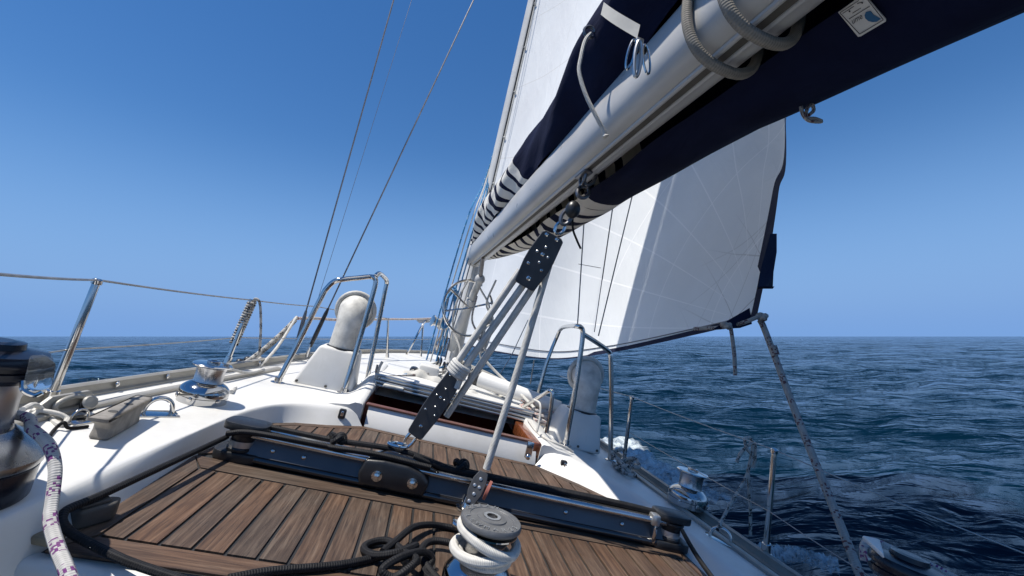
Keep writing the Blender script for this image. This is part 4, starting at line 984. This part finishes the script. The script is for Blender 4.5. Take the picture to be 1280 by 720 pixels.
# white pole and clutter on the coach roof
pl0, pl1 = at(600, 474, y=2.85), at(700, 510, y=2.62)
po = thing('white_pole', 'white pole with a black end cap lying across the coach roof', 'pole', pl0)
obj('pole_tube', M().tube([pl0, pl1], [.052, .040], 18), MT['gel'], po); obj('end_cap', M().tube([pl0 - .035 * (pl1 - pl0) / np.linalg.norm(pl1 - pl0) * 2, pl0 + (pl1 - pl0) * .08], .050, 18), MT['black'], po)
rope_thing('deck_line', [at(604, 448, y=2.9), at(625, 470, y=2.85), at(650, 492, y=2.7), at(668, 510, y=2.55)], .009, MT['ropewhite'], 'taut white line running down to starboard over the white pole', 'rope')
rope_thing('folded_cover', [at(500, 474, y=2.9), at(520, 470, y=2.9), at(545, 480, y=2.85), at(575, 492, y=2.8), at(600, 500, y=2.75)], [.03 + .02 * math.sin(i * .5) ** 2 for i in range(33)], MT['webbing'], 'rolled cream canvas cover lying on the sliding hatch', 'cover', None, 8, 12)
for k, pts in enumerate((((455, 505), (466, 492), (474, 478), (470, 466), (472, 456)), ((430, 495), (446, 496), (460, 490), (478, 480)), ((436, 500), (443, 507), (452, 502), (470, 488), (476, 470)), ((460, 500), (468, 478), (474, 460), (478, 452)))):
    rope_thing('deck_line', [at(x, y, y=2.5) for x, y in pts], .006 + .002 * (k % 2), MT['ropewhite' if k % 2 else 'ropegrey'], ['grey line beside the port end of the hatch', 'white line tied to the foot of the port vent guard', 'grey line curling round the foot of the port vent guard', 'white line rising at the port end of the hatch'][k], 'rope', 'lines by the port vent', 6, 7)
bx = at(535, 468, y=3.0); tag(obj('deck_locker', M().box(bx + (0, .1, -.03), (.14, .2, .17), None, .02), MT['gel'], base=bx), 'small white locker box at the port side of the mast foot', 'box')
bx = at(517, 465, y=3.1); tag(obj('line_organiser', M().box(bx, (.06, .12, .07), None, .02), MT['black'], base=bx), 'dark line organiser block on deck to port of the mast foot', 'block')
# ---------------- mainsail and its cover
main = thing('mainsail', 'white mainsail hoisted on the mast above the boom cover', 'sail', bm_pt(3.3, 0, .2))
rows = []
for v in np.linspace(0, 1, 46):
    lf = MB_ + dM * (1.20 + 9.0 * v) + aft * .118; fb = bm_pt(-.75, .0, .15); le = lerp(fb, MB_ + dM * 10.2 + aft * .16, v)
    row = []
    for u in np.linspace(0, 1, 40):
        p = lerp(lf, le, u); ch_ = np.linalg.norm(le - lf); p = p + np.array([1, 0, 0]) * (.10 * ch_ * 4 * u * (1 - u) * (.55 + .45 * v) * min(1, .25 + v * 4))
        row.append(p + np.array([.006 * math.sin(u * 40 + v * 9) * math.exp(-u * 6), 0, 0]))
    rows.append(row)
obj('sail_panel', M().grid(rows, uv=lambda i, j: (j * .1, i * .2)), MT['main'], main, sharp=180)
m = M().tube([r_row[0] + np.array([0, -.004, 0]) for r_row in rows], .010, 8); obj('bolt_rope', m, MT['webbing'], main)
for k in range(1, 9):
    c = lerp(rows[k * 2][0], rows[k * 2][1], .3); m = M().tube(spl([c + aft * -.04, c + np.array([-.02, 0, -.01]), c + aft * .02 + np.array([-.01, 0, -.015])], 4), .006, 6); obj('luff_slide', m, MT['webbing'], main)
# cover: stowed bag, sagging to starboard of the boom
SEC = [(-.060, .058), (-.085, .085), (-.108, .14), (-.112, .20), (-.095, .262), (-.070, .285), (-.05, .27), (-.03, .20), (-.01, .155), (.02, .155), (.06, .22), (.12, .27), (.20, .25), (.265, .18), (.29, .09), (.285, .02), (.25, -.045), (.19, -.085), (.12, -.095), (.078, -.075)]
def bag_row(y):
    f = np.clip((3.42 - y) / 1.25, 0, 1) ** .6; f2 = np.clip((3.42 - y) / .35, .25, 1); out = []
    for i, (a, h) in enumerate(SEC):
        k = .20 + .80 * f
        if a < 0: aa = -.058 + (a + .058) * f2 * (1 + .9 * np.clip((1.9 - y) / .8, 0, 1)) * (1.0 + .25 * math.sin(y * 3.1)); hh = .06 + (h - .06) * (.35 + .65 * f2) * (1 + .06 * math.sin(y * 4 + 1))
        else: aa = a * k + .02 * (1 - k); hh = h * (.5 + .5 * k) if h > 0 else h * k
        if a > .1: aa += .045 * np.clip((.85 - y) / .5, 0, 1.6); hh -= .02 * np.clip((.85 - y) / .5, 0, 1.6)
        w = .008 * math.sin(y * 7 + i * .9) + .006 * math.sin(y * 15 + i * 2.1)
        out.append(bm_pt(y, aa + w, hh + w * .6))
    return out
ys_ = np.concatenate([np.linspace(3.42, .2, 80), np.linspace(.1, -.8, 8)]); rows = []
gird = np.concatenate([[0], np.cumsum([np.linalg.norm(np.array(SEC[i + 1]) - np.array(SEC[i])) for i in range(len(SEC) - 1)])])
SM = []
for y in ys_: rows.append(spl(bag_row(y), 3))
nS = len(rows[0])
cover = thing('boom_cover', 'navy canvas sail cover with a white zebra-striped forward end slung along the boom', 'sail cover', bm_pt(2.0, .1, .1))
obj('cover_cloth', M().grid(rows, uv=lambda i, j: (float(ys_[i]), float(np.interp(j / 3, range(len(SEC)), gird)))), MT['bag'], cover, sharp=80)
# zip end strap, pulls, hanging cord
sA, sB = at(757, 17, y=.80), at(802, 46, y=.74)
zp_ = thing('cover_zip', 'white zip strap with metal pulls hanging from the cover', 'zip', sB)
dn = np.array([.0, .02, -.032])
obj('strap', M().grid([[lerp(sA, sB, t_) + np.array([-.012, -.012, .012]) + np.array([0, 0, -.028]) * s + np.array([-.01, 0, 0]) * math.sin(t_ * 3.14) for s in (0, .5, 1)] for t_ in np.linspace(0, 1, 10)]), MT['webbing'], zp_)
for k, (x0, y0, x1, y1, mt_) in enumerate(((793, 50, 784, 86, 'steel'), (799, 52, 795, 95, 'alu'), (806, 56, 810, 92, 'steel'))):
    a_, b_ = at(x0, y0, y=.715), at(x1, y1, y=.715); dd = b_ - a_; s_ = np.cross(dd, [0, 1, 0]); s_ /= np.linalg.norm(s_)
    m_ = M().tube([lerp(a_, b_, .5) + dd * .52 * math.cos(t_) + s_ * .0065 * math.sin(t_) for t_ in np.linspace(0, 2 * math.pi, 25)[:-1]], .0022 if k != 1 else .0036, 7, closed=True); obj('pull_tab', m_, MT[mt_], zp_)
obj('slider', M().box(at(799, 52, y=.725), (.016, .010, .012), None, .003), MT['alu'], zp_)
obj('slider_box', M().box(at(803, 62, y=.725), (.018, .010, .015), None, .004), MT['black'], zp_)
obj('tie_cord', M().tube(spl([at(738, 42, y=1.0), at(731, 52, y=.985), at(726, 72, y=.97), at(724, 90, y=.965), at(732, 118, y=.96), at(745, 145, y=.955), at(754, 162, y=.955), at(757, 172, y=.955)], 8), [.0050] * 54 + [.008, .009, .006], 8), MT['ropewhite'], cover)
hk = at(737, 40, y=1.0); obj('cord_hook', M().tube([hk + .014 * np.array([math.cos(a), 0, math.sin(a)]) for a in np.linspace(.3, 5.6, 18)], .0045, 8), MT['wire'], cover)
# ties round the boom
for k, (yy, sl, lb) in enumerate(((.685, .0, 'beige rope tie looped round the boom, farther from the camera'), (.60, .0, 'beige rope tie looped round the boom, nearer the top edge'))):
    P = []
    for a in np.linspace(0, 2 * math.pi, 41)[:-1]:
        ca, sa = math.cos(a), math.sin(a); P.append(bm_pt(yy + sl * ca + .02 * sa, (BWd + .011) * abs(ca) ** .8 * np.sign(ca) + (.03 if ca > 0 and sa < 0 else 0) * 0, (BHt + .013 + (.016 if sa < 0 else 0)) * abs(sa) ** .8 * np.sign(sa)))
    tag(obj('boom_tie', M().tube(P, .0098, 10, closed=True), MT['ropebeige'], base=P[0]), lb, 'rope tie', 'ties round the boom')
# maker's label on the underside of the cover
dep = cam.data.clip_start
def cover_pt(px, py):
    """nearest point of the cover cloth on a line of sight (label and toggle are sewn to the cloth)"""
    c = np.array([px - 640, 360 - py, FPX]); d = AX @ c; d /= np.linalg.norm(d)
    A_ = np.array([r_row[27:] for r_row in rows]).reshape(-1, 3); t_ = A_ @ d; e = np.linalg.norm(A_ - t_[:, None] * d, axis=1)
    near = np.where((e < max(.03, e.min() * 1.2)) & (t_ > 0))[0]; k = near[np.argmin(t_[near])]
    return e[k], t_[k], A_[k]
lc = cover_pt(1077, 18)[2]
ii = min(((np.linalg.norm(np.array(rows[i][j]) - lc), i, j) for i in range(1, len(rows) - 1) for j in range(27, nS - 1)))[1:]
e1_ = np.array(rows[ii[0] + 1][ii[1]]) - np.array(rows[ii[0] - 1][ii[1]]); e2_ = np.array(rows[ii[0]][ii[1] + 1]) - np.array(rows[ii[0]][ii[1] - 1])
nl = np.cross(e1_, e2_); nl /= np.linalg.norm(nl); nl = nl if nl @ lc < 0 else -nl
def on_label(px, py, lift):
    c = np.array([px - 640, 360 - py, FPX]); d = AX @ c; p0 = lc + nl * (.006 + lift); return d * (p0 @ nl) / (d @ nl)
def lab(px_pts, lift): return [on_label(x, y, lift) for x, y in px_pts]
K = lambda x, y: (1030 + x / 12.8, y / 12.8)
lb_ = thing('makers_label', 'white square maker label with a blue drop sewn under the navy cover', 'label', lc)
Q = [K(225, 200), K(545, 590), K(590, 580), K(985, 345), K(985, 310), K(700, -20), K(620, -60), K(560, -40)]
obj('label_cloth', M().prism(lab(Q, .001), -nl * .002), MT['patch'], lb_, smooth=False)
def seg(m_, a, b, w=.10):
    a, b = np.array(a), np.array(b); d = (b - a) / np.linalg.norm(b - a); n_ = np.array([-d[1], d[0]]) * w
    m_.prism(lab([a - n_, a + n_, b + n_, b - n_], .0018), nl * .0004)
m = M()
for a, b in ((K(255, 205), K(570, 545)), (K(570, 545), K(950, 318)), (K(950, 318), K(690, -15)), (K(255, 205), K(560, 5)), (K(400, 305), K(730, 100)), (K(455, 210), K(590, 130)), (K(300, 215), K(480, 100)), (K(530, 60), K(610, 30))): seg(m, a, b, .32)
for c in (K(408, 180), K(612, 45)): m.prism(lab([(c[0] + 1.1 * math.cos(a), c[1] + 1.1 * math.sin(a)) for a in np.linspace(0, 6.28, 9)[:-1]], .0018), nl * .0004)
cu = bpy.data.curves.new('t', 'FONT'); cu.body = 'ume'; cu.size = 1; cu.shear = .25; cu.extrude = 0
to = bpy.data.objects.new('t', cu); me = bpy.data.meshes.new_from_object(to); Pm = np.array([v.co[:] for v in me.vertices]); Fm = [tuple(p.vertices) for p in me.polygons]
bpy.data.objects.remove(to); bpy.data.curves.remove(cu); bpy.data.meshes.remove(me)
o0 = np.array(K(455, 390)); ex = np.array([.86, -.51]); ey = np.array([-.45, -.86]); wtx = Pm[:, 0].max()
m.add([on_label(*(o0 + ex * (p[0] / wtx * 15.5) + ey * (p[1] * 10.5)), .0021) for p in Pm], Fm)
obj('label_print', m, MT['ink'], lb_, smooth=False)
m = M().prism(lab([K(*p) for p in ((672, 190), (745, 175), (800, 240), (910, 300), (850, 345), (780, 352), (710, 335), (660, 290), (650, 240))], .002), nl * .0005); obj('label_drop', m, MT['blueink'], lb_, smooth=False)
tg = cover_pt(1003, 140)[2]
ty = tg[1]
rope_thing('toggle_loop', [at(1001, 133, y=ty), at(1004, 144, y=ty), at(1012, 151, y=ty), at(1027, 152, y=ty), at(1018, 148, y=ty), at(1008, 147, y=ty), at(1009, 136, y=ty), at(1015, 131, y=ty), at(1017, 138, y=ty), at(1011, 144, y=ty)], .0034, MT['ropegrey'], 'small grey cord loop hanging below the edge of the cover', 'cord', None, 6, 7)
# ---------------- mainsheet tackle
def block(top, bot, w_, label, thick=.045, nx_=None):
    top, bot = np.array(top), np.array(bot); d = bot - top; L = np.linalg.norm(d); d /= L; v = (top + bot) / 2; s = np.cross(d, v); s /= np.linalg.norm(s); nrm = np.cross(s, d); nrm = nrm if nrm @ v < 0 else -nrm
    if nx_ is not None: nrm = nrm * math.cos(nx_) + s * math.sin(nx_); nrm /= np.linalg.norm(nrm); s = np.cross(d, nrm)
    o_ = thing('mainsheet_block', label, 'block', v, 'mainsheet blocks')
    prof = [(-.30, .0), (.30, 0), (.42, .04), (.50, .42), (.50, .60), (.40, .97), (.32, 1.0), (-.32, 1.0), (-.40, .97), (-.50, .60), (-.50, .42), (-.42, .04)]
    for off in (-thick / 2, thick / 2 - .008):
        cheek = obj('cheek', M().prism([top + s * a * w_ + d * L * t_ + nrm * off for a, t_ in prof], nrm * .008, .002, 1), MT['cheek'], o_)
    for a, t_, rr_ in ((0, .38, .34), (0, .78, .26)): obj('sheave', M().lathe(top + d * L * t_ - nrm * (thick / 2 - .012), nrm, [(w_ * rr_, 0), (w_ * rr_ * .85, .010), (w_ * rr_, thick - .026)], 24), MT['black'], o_)
    ff = nrm * (thick / 2)
    for a, t_, rr_, mt_ in ((0, .38, .07, 'steel'), (-.22, .38, .05, 'alu'), (.22, .38, .05, 'alu'), (-.02, .25, .05, 'alu'), (.04, .52, .05, 'alu'), (-.28, .62, .06, 'steel'), (.25, .62, .055, 'steel'), (0, .84, .085, 'steel'), (-.22, .06, .07, 'steel'), (.18, .05, .07, 'steel')):
        obj('rivet', M().lathe(top + d * L * t_ + s * a * w_ + ff, nrm, [(w_ * rr_, 0), (w_ * rr_, .002), (w_ * rr_ * .5, .004)], 12), MT[mt_], o_)
    return s, d, nrm
ub_t, ub_b = at(692, 294, y=1.30), at(655, 358, y=1.335)
su, du, nu = block(ub_t, ub_b, .088, 'upper grey mainsheet block hung below the boom')
lb_t, lb_b = at(572, 466, y=1.40), at(519, 543, y=1.425)
sl_, dl, nl_ = block(lb_t, lb_b, .066, 'lower grey mainsheet block shackled to the traveller car', .042)
def shackle(name, c, d, L, w_, r, mat, label, grp=None):
    d = np.array(d) / np.linalg.norm(d); v = np.cross(d, c); v /= np.linalg.norm(v)
    P = [c + d * (L / 2 * math.cos(a)) + v * (w_ / 2 * math.sin(a)) for a in np.linspace(0, 2 * math.pi, 25)[:-1]]
    tag(obj(name, M().tube(P, r, 8, closed=True), mat, base=c), label, 'shackle', grp)
ch0 = bm_pt(1.275, 0, -BHt)
shackle('shackle', at(738, 222, y=1.28), at(745, 210, y=1.28) - at(730, 236, y=1.28), .055, .030, .0055, MT['wire'], 'dark shackle at the top of the mainsheet chain under the boom', 'mainsheet shackles')
shackle('shackle', at(729, 240, y=1.28), np.array([.6, .5, .9]), .06, .036, .006, MT['wire'], 'dark shackle in the middle of the mainsheet chain', 'mainsheet shackles')
shackle('shackle', at(708, 271, y=1.29), at(716, 258, y=1.28) - at(701, 285, y=1.28), .055, .030, .006, MT['wire'], 'dark shackle above the upper mainsheet block', 'mainsheet shackles')
shackle('shackle', at(700, 285, y=1.295), at(708, 272, y=1.28) - at(692, 297, y=1.28), .042, .028, .005, MT['steel'], 'bright shackle on the head of the upper mainsheet block', 'mainsheet shackles')
shackle('shackle', at(513, 549, y=1.43), at(522, 537, y=1.43) - at(508, 558, y=1.43), .055, .026, .0055, MT['steel'], 'bright shackle between the lower block and the traveller car', 'mainsheet shackles')
c = at(716, 262, y=1.28); tag(obj('tape_wrap', M().ball(c, .024, 14, (1, .9, 1.2)), MT['black'], base=c), 'black tape wrapped round the mainsheet chain', 'tape')
rope_thing('tape_tail', [c, at(716, 285, y=1.3), at(721, 300, y=1.3), at(726, 311, y=1.3)], .0035, BK, 'thin black tail hanging from the taped chain', 'cord')
pl = thing('boom_bail', 'dark bail plate on the boom groove where the mainsheet hangs', 'bail', ch0)
obj('bail_plate', M().box(ch0 + zb * -.006, (.03, .08, .012), np.stack([xb, dB, zb], 1), .004), MT['wire'], pl); obj('bail_loop', M().tube([ch0 + dB * .022 * math.cos(a) - zb * (.006 + .035 * math.sin(a)) for a in np.linspace(0, math.pi, 13)], .005, 8), MT['wire'], pl)
RM = .0115
for k, (a, b, lb2) in enumerate((((650, 338, 1.34), (545, 492, 1.405), 'leftmost fall of the cream mainsheet between the two grey blocks'), ((657, 352, 1.34), (561, 487, 1.405), 'middle fall of the cream mainsheet between the two grey blocks'), ((668, 356, 1.345), (558, 520, 1.43), 'rightmost fall of the cream mainsheet between the two grey blocks'))):
    rope_thing('mainsheet_fall', [at(*a[:2], y=a[2]), lerp(at(*a[:2], y=a[2]), at(*b[:2], y=b[2]), .5), at(*b[:2], y=b[2])], RM, MT['ropecream'], lb2, 'rope', 'mainsheet falls', 10, 10)
rope_thing('mainsheet_fall', [at(692, 312, y=1.32), at(680, 352, y=1.325), at(645, 470, y=1.34), at(608, 586, y=1.345)], RM, MT['ropecream'], 'single cream mainsheet fall leading down to the small block by the winch', 'rope', 'mainsheet falls', 10, 10)
kc = at(573, 462, y=1.385); P = []
for k in range(34):
    a = k * .75; P.append(kc + sl_ * .026 * math.cos(a) + nl_ * .026 * math.sin(a) - dl * (.0011 * k - .015))
P += [P[-1] + np.array([-.015, -.01, -.03]), P[-1] + np.array([-.022, -.01, -.07])]
tag(obj('becket_knot', M().tube(spl(P, 4), .0095, 8), MT['ropecream'], base=kc), 'bulky cream knot on the mainsheet above the lower block', 'knot')
fb_ = at(602, 610, y=1.325); fbo = thing('foot_block', 'small upright block with a red sheave behind the silver winch', 'block', fb_)
t0, b0 = at(605, 590, y=1.33), at(588, 627, y=1.30); d = b0 - t0; L = np.linalg.norm(d); d /= L; s = np.cross(d, fb_); s /= np.linalg.norm(s); n_ = np.cross(s, d); n_ = n_ if n_ @ fb_ < 0 else -n_
for off in (0, -.03): obj('cheek', M().prism([t0 + s * a * .044 + d * L * t_ + n_ * off for a, t_ in ((-.3, 0), (.3, 0), (.5, .3), (.5, .7), (.3, 1.1), (-.3, 1.1), (-.5, .7), (-.5, .3))], n_ * .005, .002, 1), MT['cheek'], fbo)
obj('sheave', M().lathe(t0 + d * L * .45 - n_ * .008 + s * .026, s, [(.004, 0), (.028, .002), (.028, .010), (.004, .012)], 24), MT['red'], fbo)
for t_, a in ((.25, 0), (.5, .15), (.5, -.2), (.75, 0), (1.0, -.1)): obj('rivet', M().lathe(t0 + d * L * t_ + s * a * .044 + n_ * .005, n_, [(.005, 0), (.005, .002), (.002, .003)], 10), MT['alu'], fbo)
obj('base_eye', M().lathe(at(582, 636, z=-.548), UP, [(.032, 0), (.032, .005), (.02, .008), (.012, .04)], 20), MT['steel'], fbo)
# ---------------- genoa
CL = at(945, 399, y=1.95); TK = np.array([.235, 6.35, -.25]); HD = np.array([.16, 3.9, 10.2])
L1 = at(982, 150, y=1.97); F1 = at(868, 418, y=2.62); F2 = at(765, 440, y=3.75); F3 = at(690, 449, y=4.6); F4 = at(620, 440, y=5.25)
footc = spl([CL, F1, F2, F3, F4, lerp(F4, TK, .6) + (.05, 0, -.02), TK], 10); nF = len(footc)
leech = spl([CL, at(960, 325, y=1.950), at(973, 240, y=1.96), L1, lerp(L1, HD, .25) + (.10, -.1, 0), lerp(L1, HD, .6) + (.08, -.05, 0), HD], 10); nL = len(leech)
rows = []
for i in range(nL):
    v = i / (nL - 1); le = leech[i]; lu = lerp(TK, HD, v ** 1.05); base = []
    fT = footc[-1]
    for j in range(nF):
        u = j / (nF - 1); ch_ = lerp(le, lu, u)
        bow = footc[j] - lerp(footc[0], footc[-1], u); sc__ = np.linalg.norm(lu - le) / np.linalg.norm(TK - CL)
        base.append(ch_ + bow * sc__ * (1.0 + .30 * math.sin(min(1, v * 2.2) * math.pi / 2)) * np.array([1, 1, 1 - min(1, v * 3)]))
    rows.append(base)
jib = thing('genoa', 'big white genoa sheeted out to starboard with navy canvas edges', 'sail', CL)
ax_f = footc[20] - CL; 
def juv(i, j): p = np.array(rows[min(i, nL - 1)][min(j, nF - 1)]) - CL; return (math.hypot(p[0] * .4, p[1]), p[2] + .02)
obj('sail_panel', M().grid(rows, uv=juv), MT['jib'], jib, sharp=180)
def strip(P, inward, w_, name, mat='navy', d=.012):
    rr_ = []
    for i, p in enumerate(P):
        p = np.array(p); q = np.array(inward(i)); e = (q - p); e /= max(1e-6, np.linalg.norm(e)); tov = -p / np.linalg.norm(p) * d
        ww = w_(i) if callable(w_) else w_
        rr_.append([p - e * .004 + tov, p + e * ww + tov])
    return obj(name, M().grid(rr_), MT[mat], jib, sharp=180)
strip([r_row[0] for r_row in rows], lambda i: rows[i][1], lambda i: .055 if i < 9 else .10, 'leech_strip')
strip(rows[0], lambda j: rows[1][j], lambda j: .035 if j < 24 else .012, 'foot_strip')
# navy corner patches and the folded flap on the leech
def patch(px, name, yy, th=.004, mat='navy'):
    P = [at(x, y, y=yy - .02) for x, y in px]; return obj(name, M().prism(P, np.array([.002, .006, 0])), MT[mat], jib, smooth=False)
patch([(890, 412), (937, 385), (940, 405), (925, 410)], 'corner_patch', 1.98)
obj('leech_flap', M().grid([[at(x + dx, y, y=1.90 + .02 * k) for k, dx in enumerate((0, w_ * .5, w_))] for x, y, w_ in ((963, 292, 8), (957, 315, 14), (950, 340, 17), (946, 361, 20), (950, 358, 18))]), MT['navy'], jib, sharp=180)
m = M().tube(spl([at(868, 411, y=2.25), at(905, 409, y=2.05), at(930, 403, y=1.93), at(948, 396, y=1.90), at(957, 394, y=1.90)], 6), .011, 8); obj('clew_lashing', m, MT['ropegrey'], jib)
P = [np.array(p) + np.array(rows[2][j]) * 0 + (np.array(rows[1][j]) - np.array(rows[0][j])) * .9 - np.array(p) / np.linalg.norm(p) * .006 for j, p in enumerate(rows[0])][2:50]
obj('leech_line', M().tube(P, .0045, 6), MT['wire'], jib)
# folded bright tabling line in the sail
m = M(); P = spl([at(838, 218, y=2.75), at(822, 270, y=2.8), at(805, 318, y=2.9), at(790, 350, y=3.0), at(772, 390, y=3.05), at(757, 428, y=3.1)], 8)
# sheets
rope_thing('genoa_sheet', [CL + (.0, -.03, -.005), at(955, 410, y=1.90), at(972, 455, y=1.80), at(1000, 530, y=1.62), at(1040, 630, y=1.40), at(1085, 745, y=1.18)], .0145, MT['ropegrey'], 'grey flecked genoa sheet running from the clew down to the starboard side', 'rope', None, 8, 10)
rope_thing('lazy_sheet', [at(913, 408, y=1.95), at(915, 420, y=1.95), at(918, 445, y=1.95), at(919, 469, y=1.95)], .0095, MT['ropegrey'], 'short grey rope end hanging from the sail clew', 'rope', None, 8, 8)
c = at(908, 407, y=1.94); tag(obj('clew_knot', knot(c, .012, .018, 0), MT['ropegrey'], base=c), 'grey bowline knot on the foot of the genoa beside the clew', 'knot')
c = at(953, 396, y=1.90); tag(obj('clew_knot', knot(c, .013, .018, 0), MT['ropegrey'], base=c), 'grey knot at the clew of the genoa', 'knot')
rope_thing('sheet_splice', [at(966, 432, y=1.82), at(968, 438, y=1.815), at(970, 444, y=1.81)], .017, MT['ropegrey'], 'thick splice on the genoa sheet just below the clew', 'knot')
# purple flecked line around the starboard winch
rope_thing('genoa_sheet', [at(1082, 702, y=.99), at(1082, 683, y=1.0), at(1092, 678, y=1.01), at(1120, 690, y=.98), at(1160, 707, y=.93), at(1200, 728, y=.88)], .0125, MT['ropepurple'], 'white rope with purple flecks wrapped on the starboard winch', 'rope')
rope_thing('genoa_sheet', [at(1084, 688, y=.985), at(1092, 704, y=.96), at(1110, 725, y=.93), at(1120, 740, y=.9)], .012, MT['ropepurple'], 'lower turn of purple flecked rope at the starboard winch', 'rope')
# starboard hanging rope on the lifeline and to the deck eye
ly = 1.62
def s(x, y, yy=ly): return at(x, y, y=yy)
rope_thing('hanging_rope', [s(897, 662, 1.45), s(905, 645, 1.5), s(920, 618, 1.57), s(932, 598), s(938, 575), s(941, 555), s(937, 547), s(931, 550), s(934, 562), s(940, 570), s(936, 585), s(936, 610), s(938, 640), s(938, 669)], .0062, MT['ropebw'], 'black and white rope knotted on the starboard lifeline with its tail hanging', 'rope', None, 6, 8)
rope_thing('hanging_rope', [s(921, 578), s(925, 568), s(934, 558), s(943, 553), s(944, 572), s(941, 585)], .0062, MT['ropebw'], 'second loop of black and white rope hung on the starboard lifeline', 'rope', None, 6, 8)
rope_thing('deck_line', [at(840, 640, z=-.50), at(868, 690, z=-.51), at(900, 735, z=-.52)], .007, BK, 'dark line along the starboard coaming beside the traveller end', 'rope')
# lines in front of the genoa
for k, (a, b, rr_, lb3) in enumerate((((722, 405), (731, 262), .0042, 'dark vertical line in front of the genoa, leftmost'), ((743, 415), (767, 250), .003, 'thin speckled line in front of the genoa, second'), ((748, 420), (790, 246), .0042, 'dark wire slanting in front of the genoa, rightmost'), ((753, 350), (768, 248), .0018, 'very thin line between the dark wires before the genoa'))):
    yy = 2.62; pa, pb = at(*a, y=yy), at(*b, y=yy + .02); line('rigging_line', [pa, lerp(pa, pb, .5), pa + (pb - pa) * 3.0], rr_, MT['wire'], lb3, 'rigging wire', 'wires before the genoa')
line('rigging_line', [at(723, 330, y=2.62), at(751, 335, y=2.63)], .002, MT['wire'], 'short thin cross line joining two wires before the genoa', 'rigging wire', 'wires before the genoa')
line('rigging_line', [at(612, 490, y=3.2), at(640, 443, y=3.3), at(660, 400, y=3.4)], .0035, MT['lifeline'], 'thin starboard wire below the foot of the genoa', 'rigging wire')
line('rigging_line', [at(663, 480, y=3.4), at(668, 450, y=3.4)], .006, MT['steel'], 'short thin rod above the coil of pinkish rope', 'rod')

# ---------------- control lines led aft from the mast foot, and the turning blocks they come from
mf = [((548, 452), 3.42), ((556, 458), 3.36), ((566, 462), 3.3), ((576, 466), 3.26), ((590, 470), 3.2)]
for k, ((px, py), yy) in enumerate(mf):
    c = at(px, py, y=yy); o_ = thing('turning_block', ['black turning block at the port side of the mast foot, leftmost', 'black turning block second from port at the mast foot', 'black turning block in the middle at the mast foot', 'black turning block fourth from port at the mast foot', 'black turning block at the starboard side of the mast foot'][k], 'block', c, 'turning blocks at the mast foot')
    obj('cheek', M().lathe(c - np.array([.016, 0, 0]), (1, .2, 0), [(.02, 0), (.036, .004), (.036, .010), (.02, .012)], 16), MT['black'], o_); obj('cheek', M().lathe(c + np.array([.010, 0, 0]), (1, .2, 0), [(.02, 0), (.036, .004), (.036, .010), (.02, .012)], 16), MT['black'], o_)
    obj('sheave', M().lathe(c - np.array([.004, 0, 0]), (1, .2, 0), [(.03, 0), (.03, .014)], 16), MT['alu'], o_)
for k, (e, mt_, lb5) in enumerate((((462, 478), 'ropewhite', 'white control line led aft from the mast foot, nearest the port vent'), ((468, 474), 'ropeblue', 'blue control line led aft from the mast foot across the coach roof'), ((476, 472), 'ropegrey', 'grey control line led aft from the mast foot beside the hatch'), ((668, 520), 'ropewhite', 'white control line led aft from the mast foot to starboard of the hatch'))):
    (px, py), yy = mf[k if k < 3 else 4]
    a_ = at(px, py, y=yy); b_ = at(*e, y=2.56)
    rope_thing('deck_line', [a_, lerp(a_, b_, .3) - UP * .01, lerp(a_, b_, .7) - UP * .006, b_, b_ + np.array([-.01, -.06, -.03])], .0075, MT[mt_], lb5, 'rope', 'control lines on the coach roof', 6, 8)
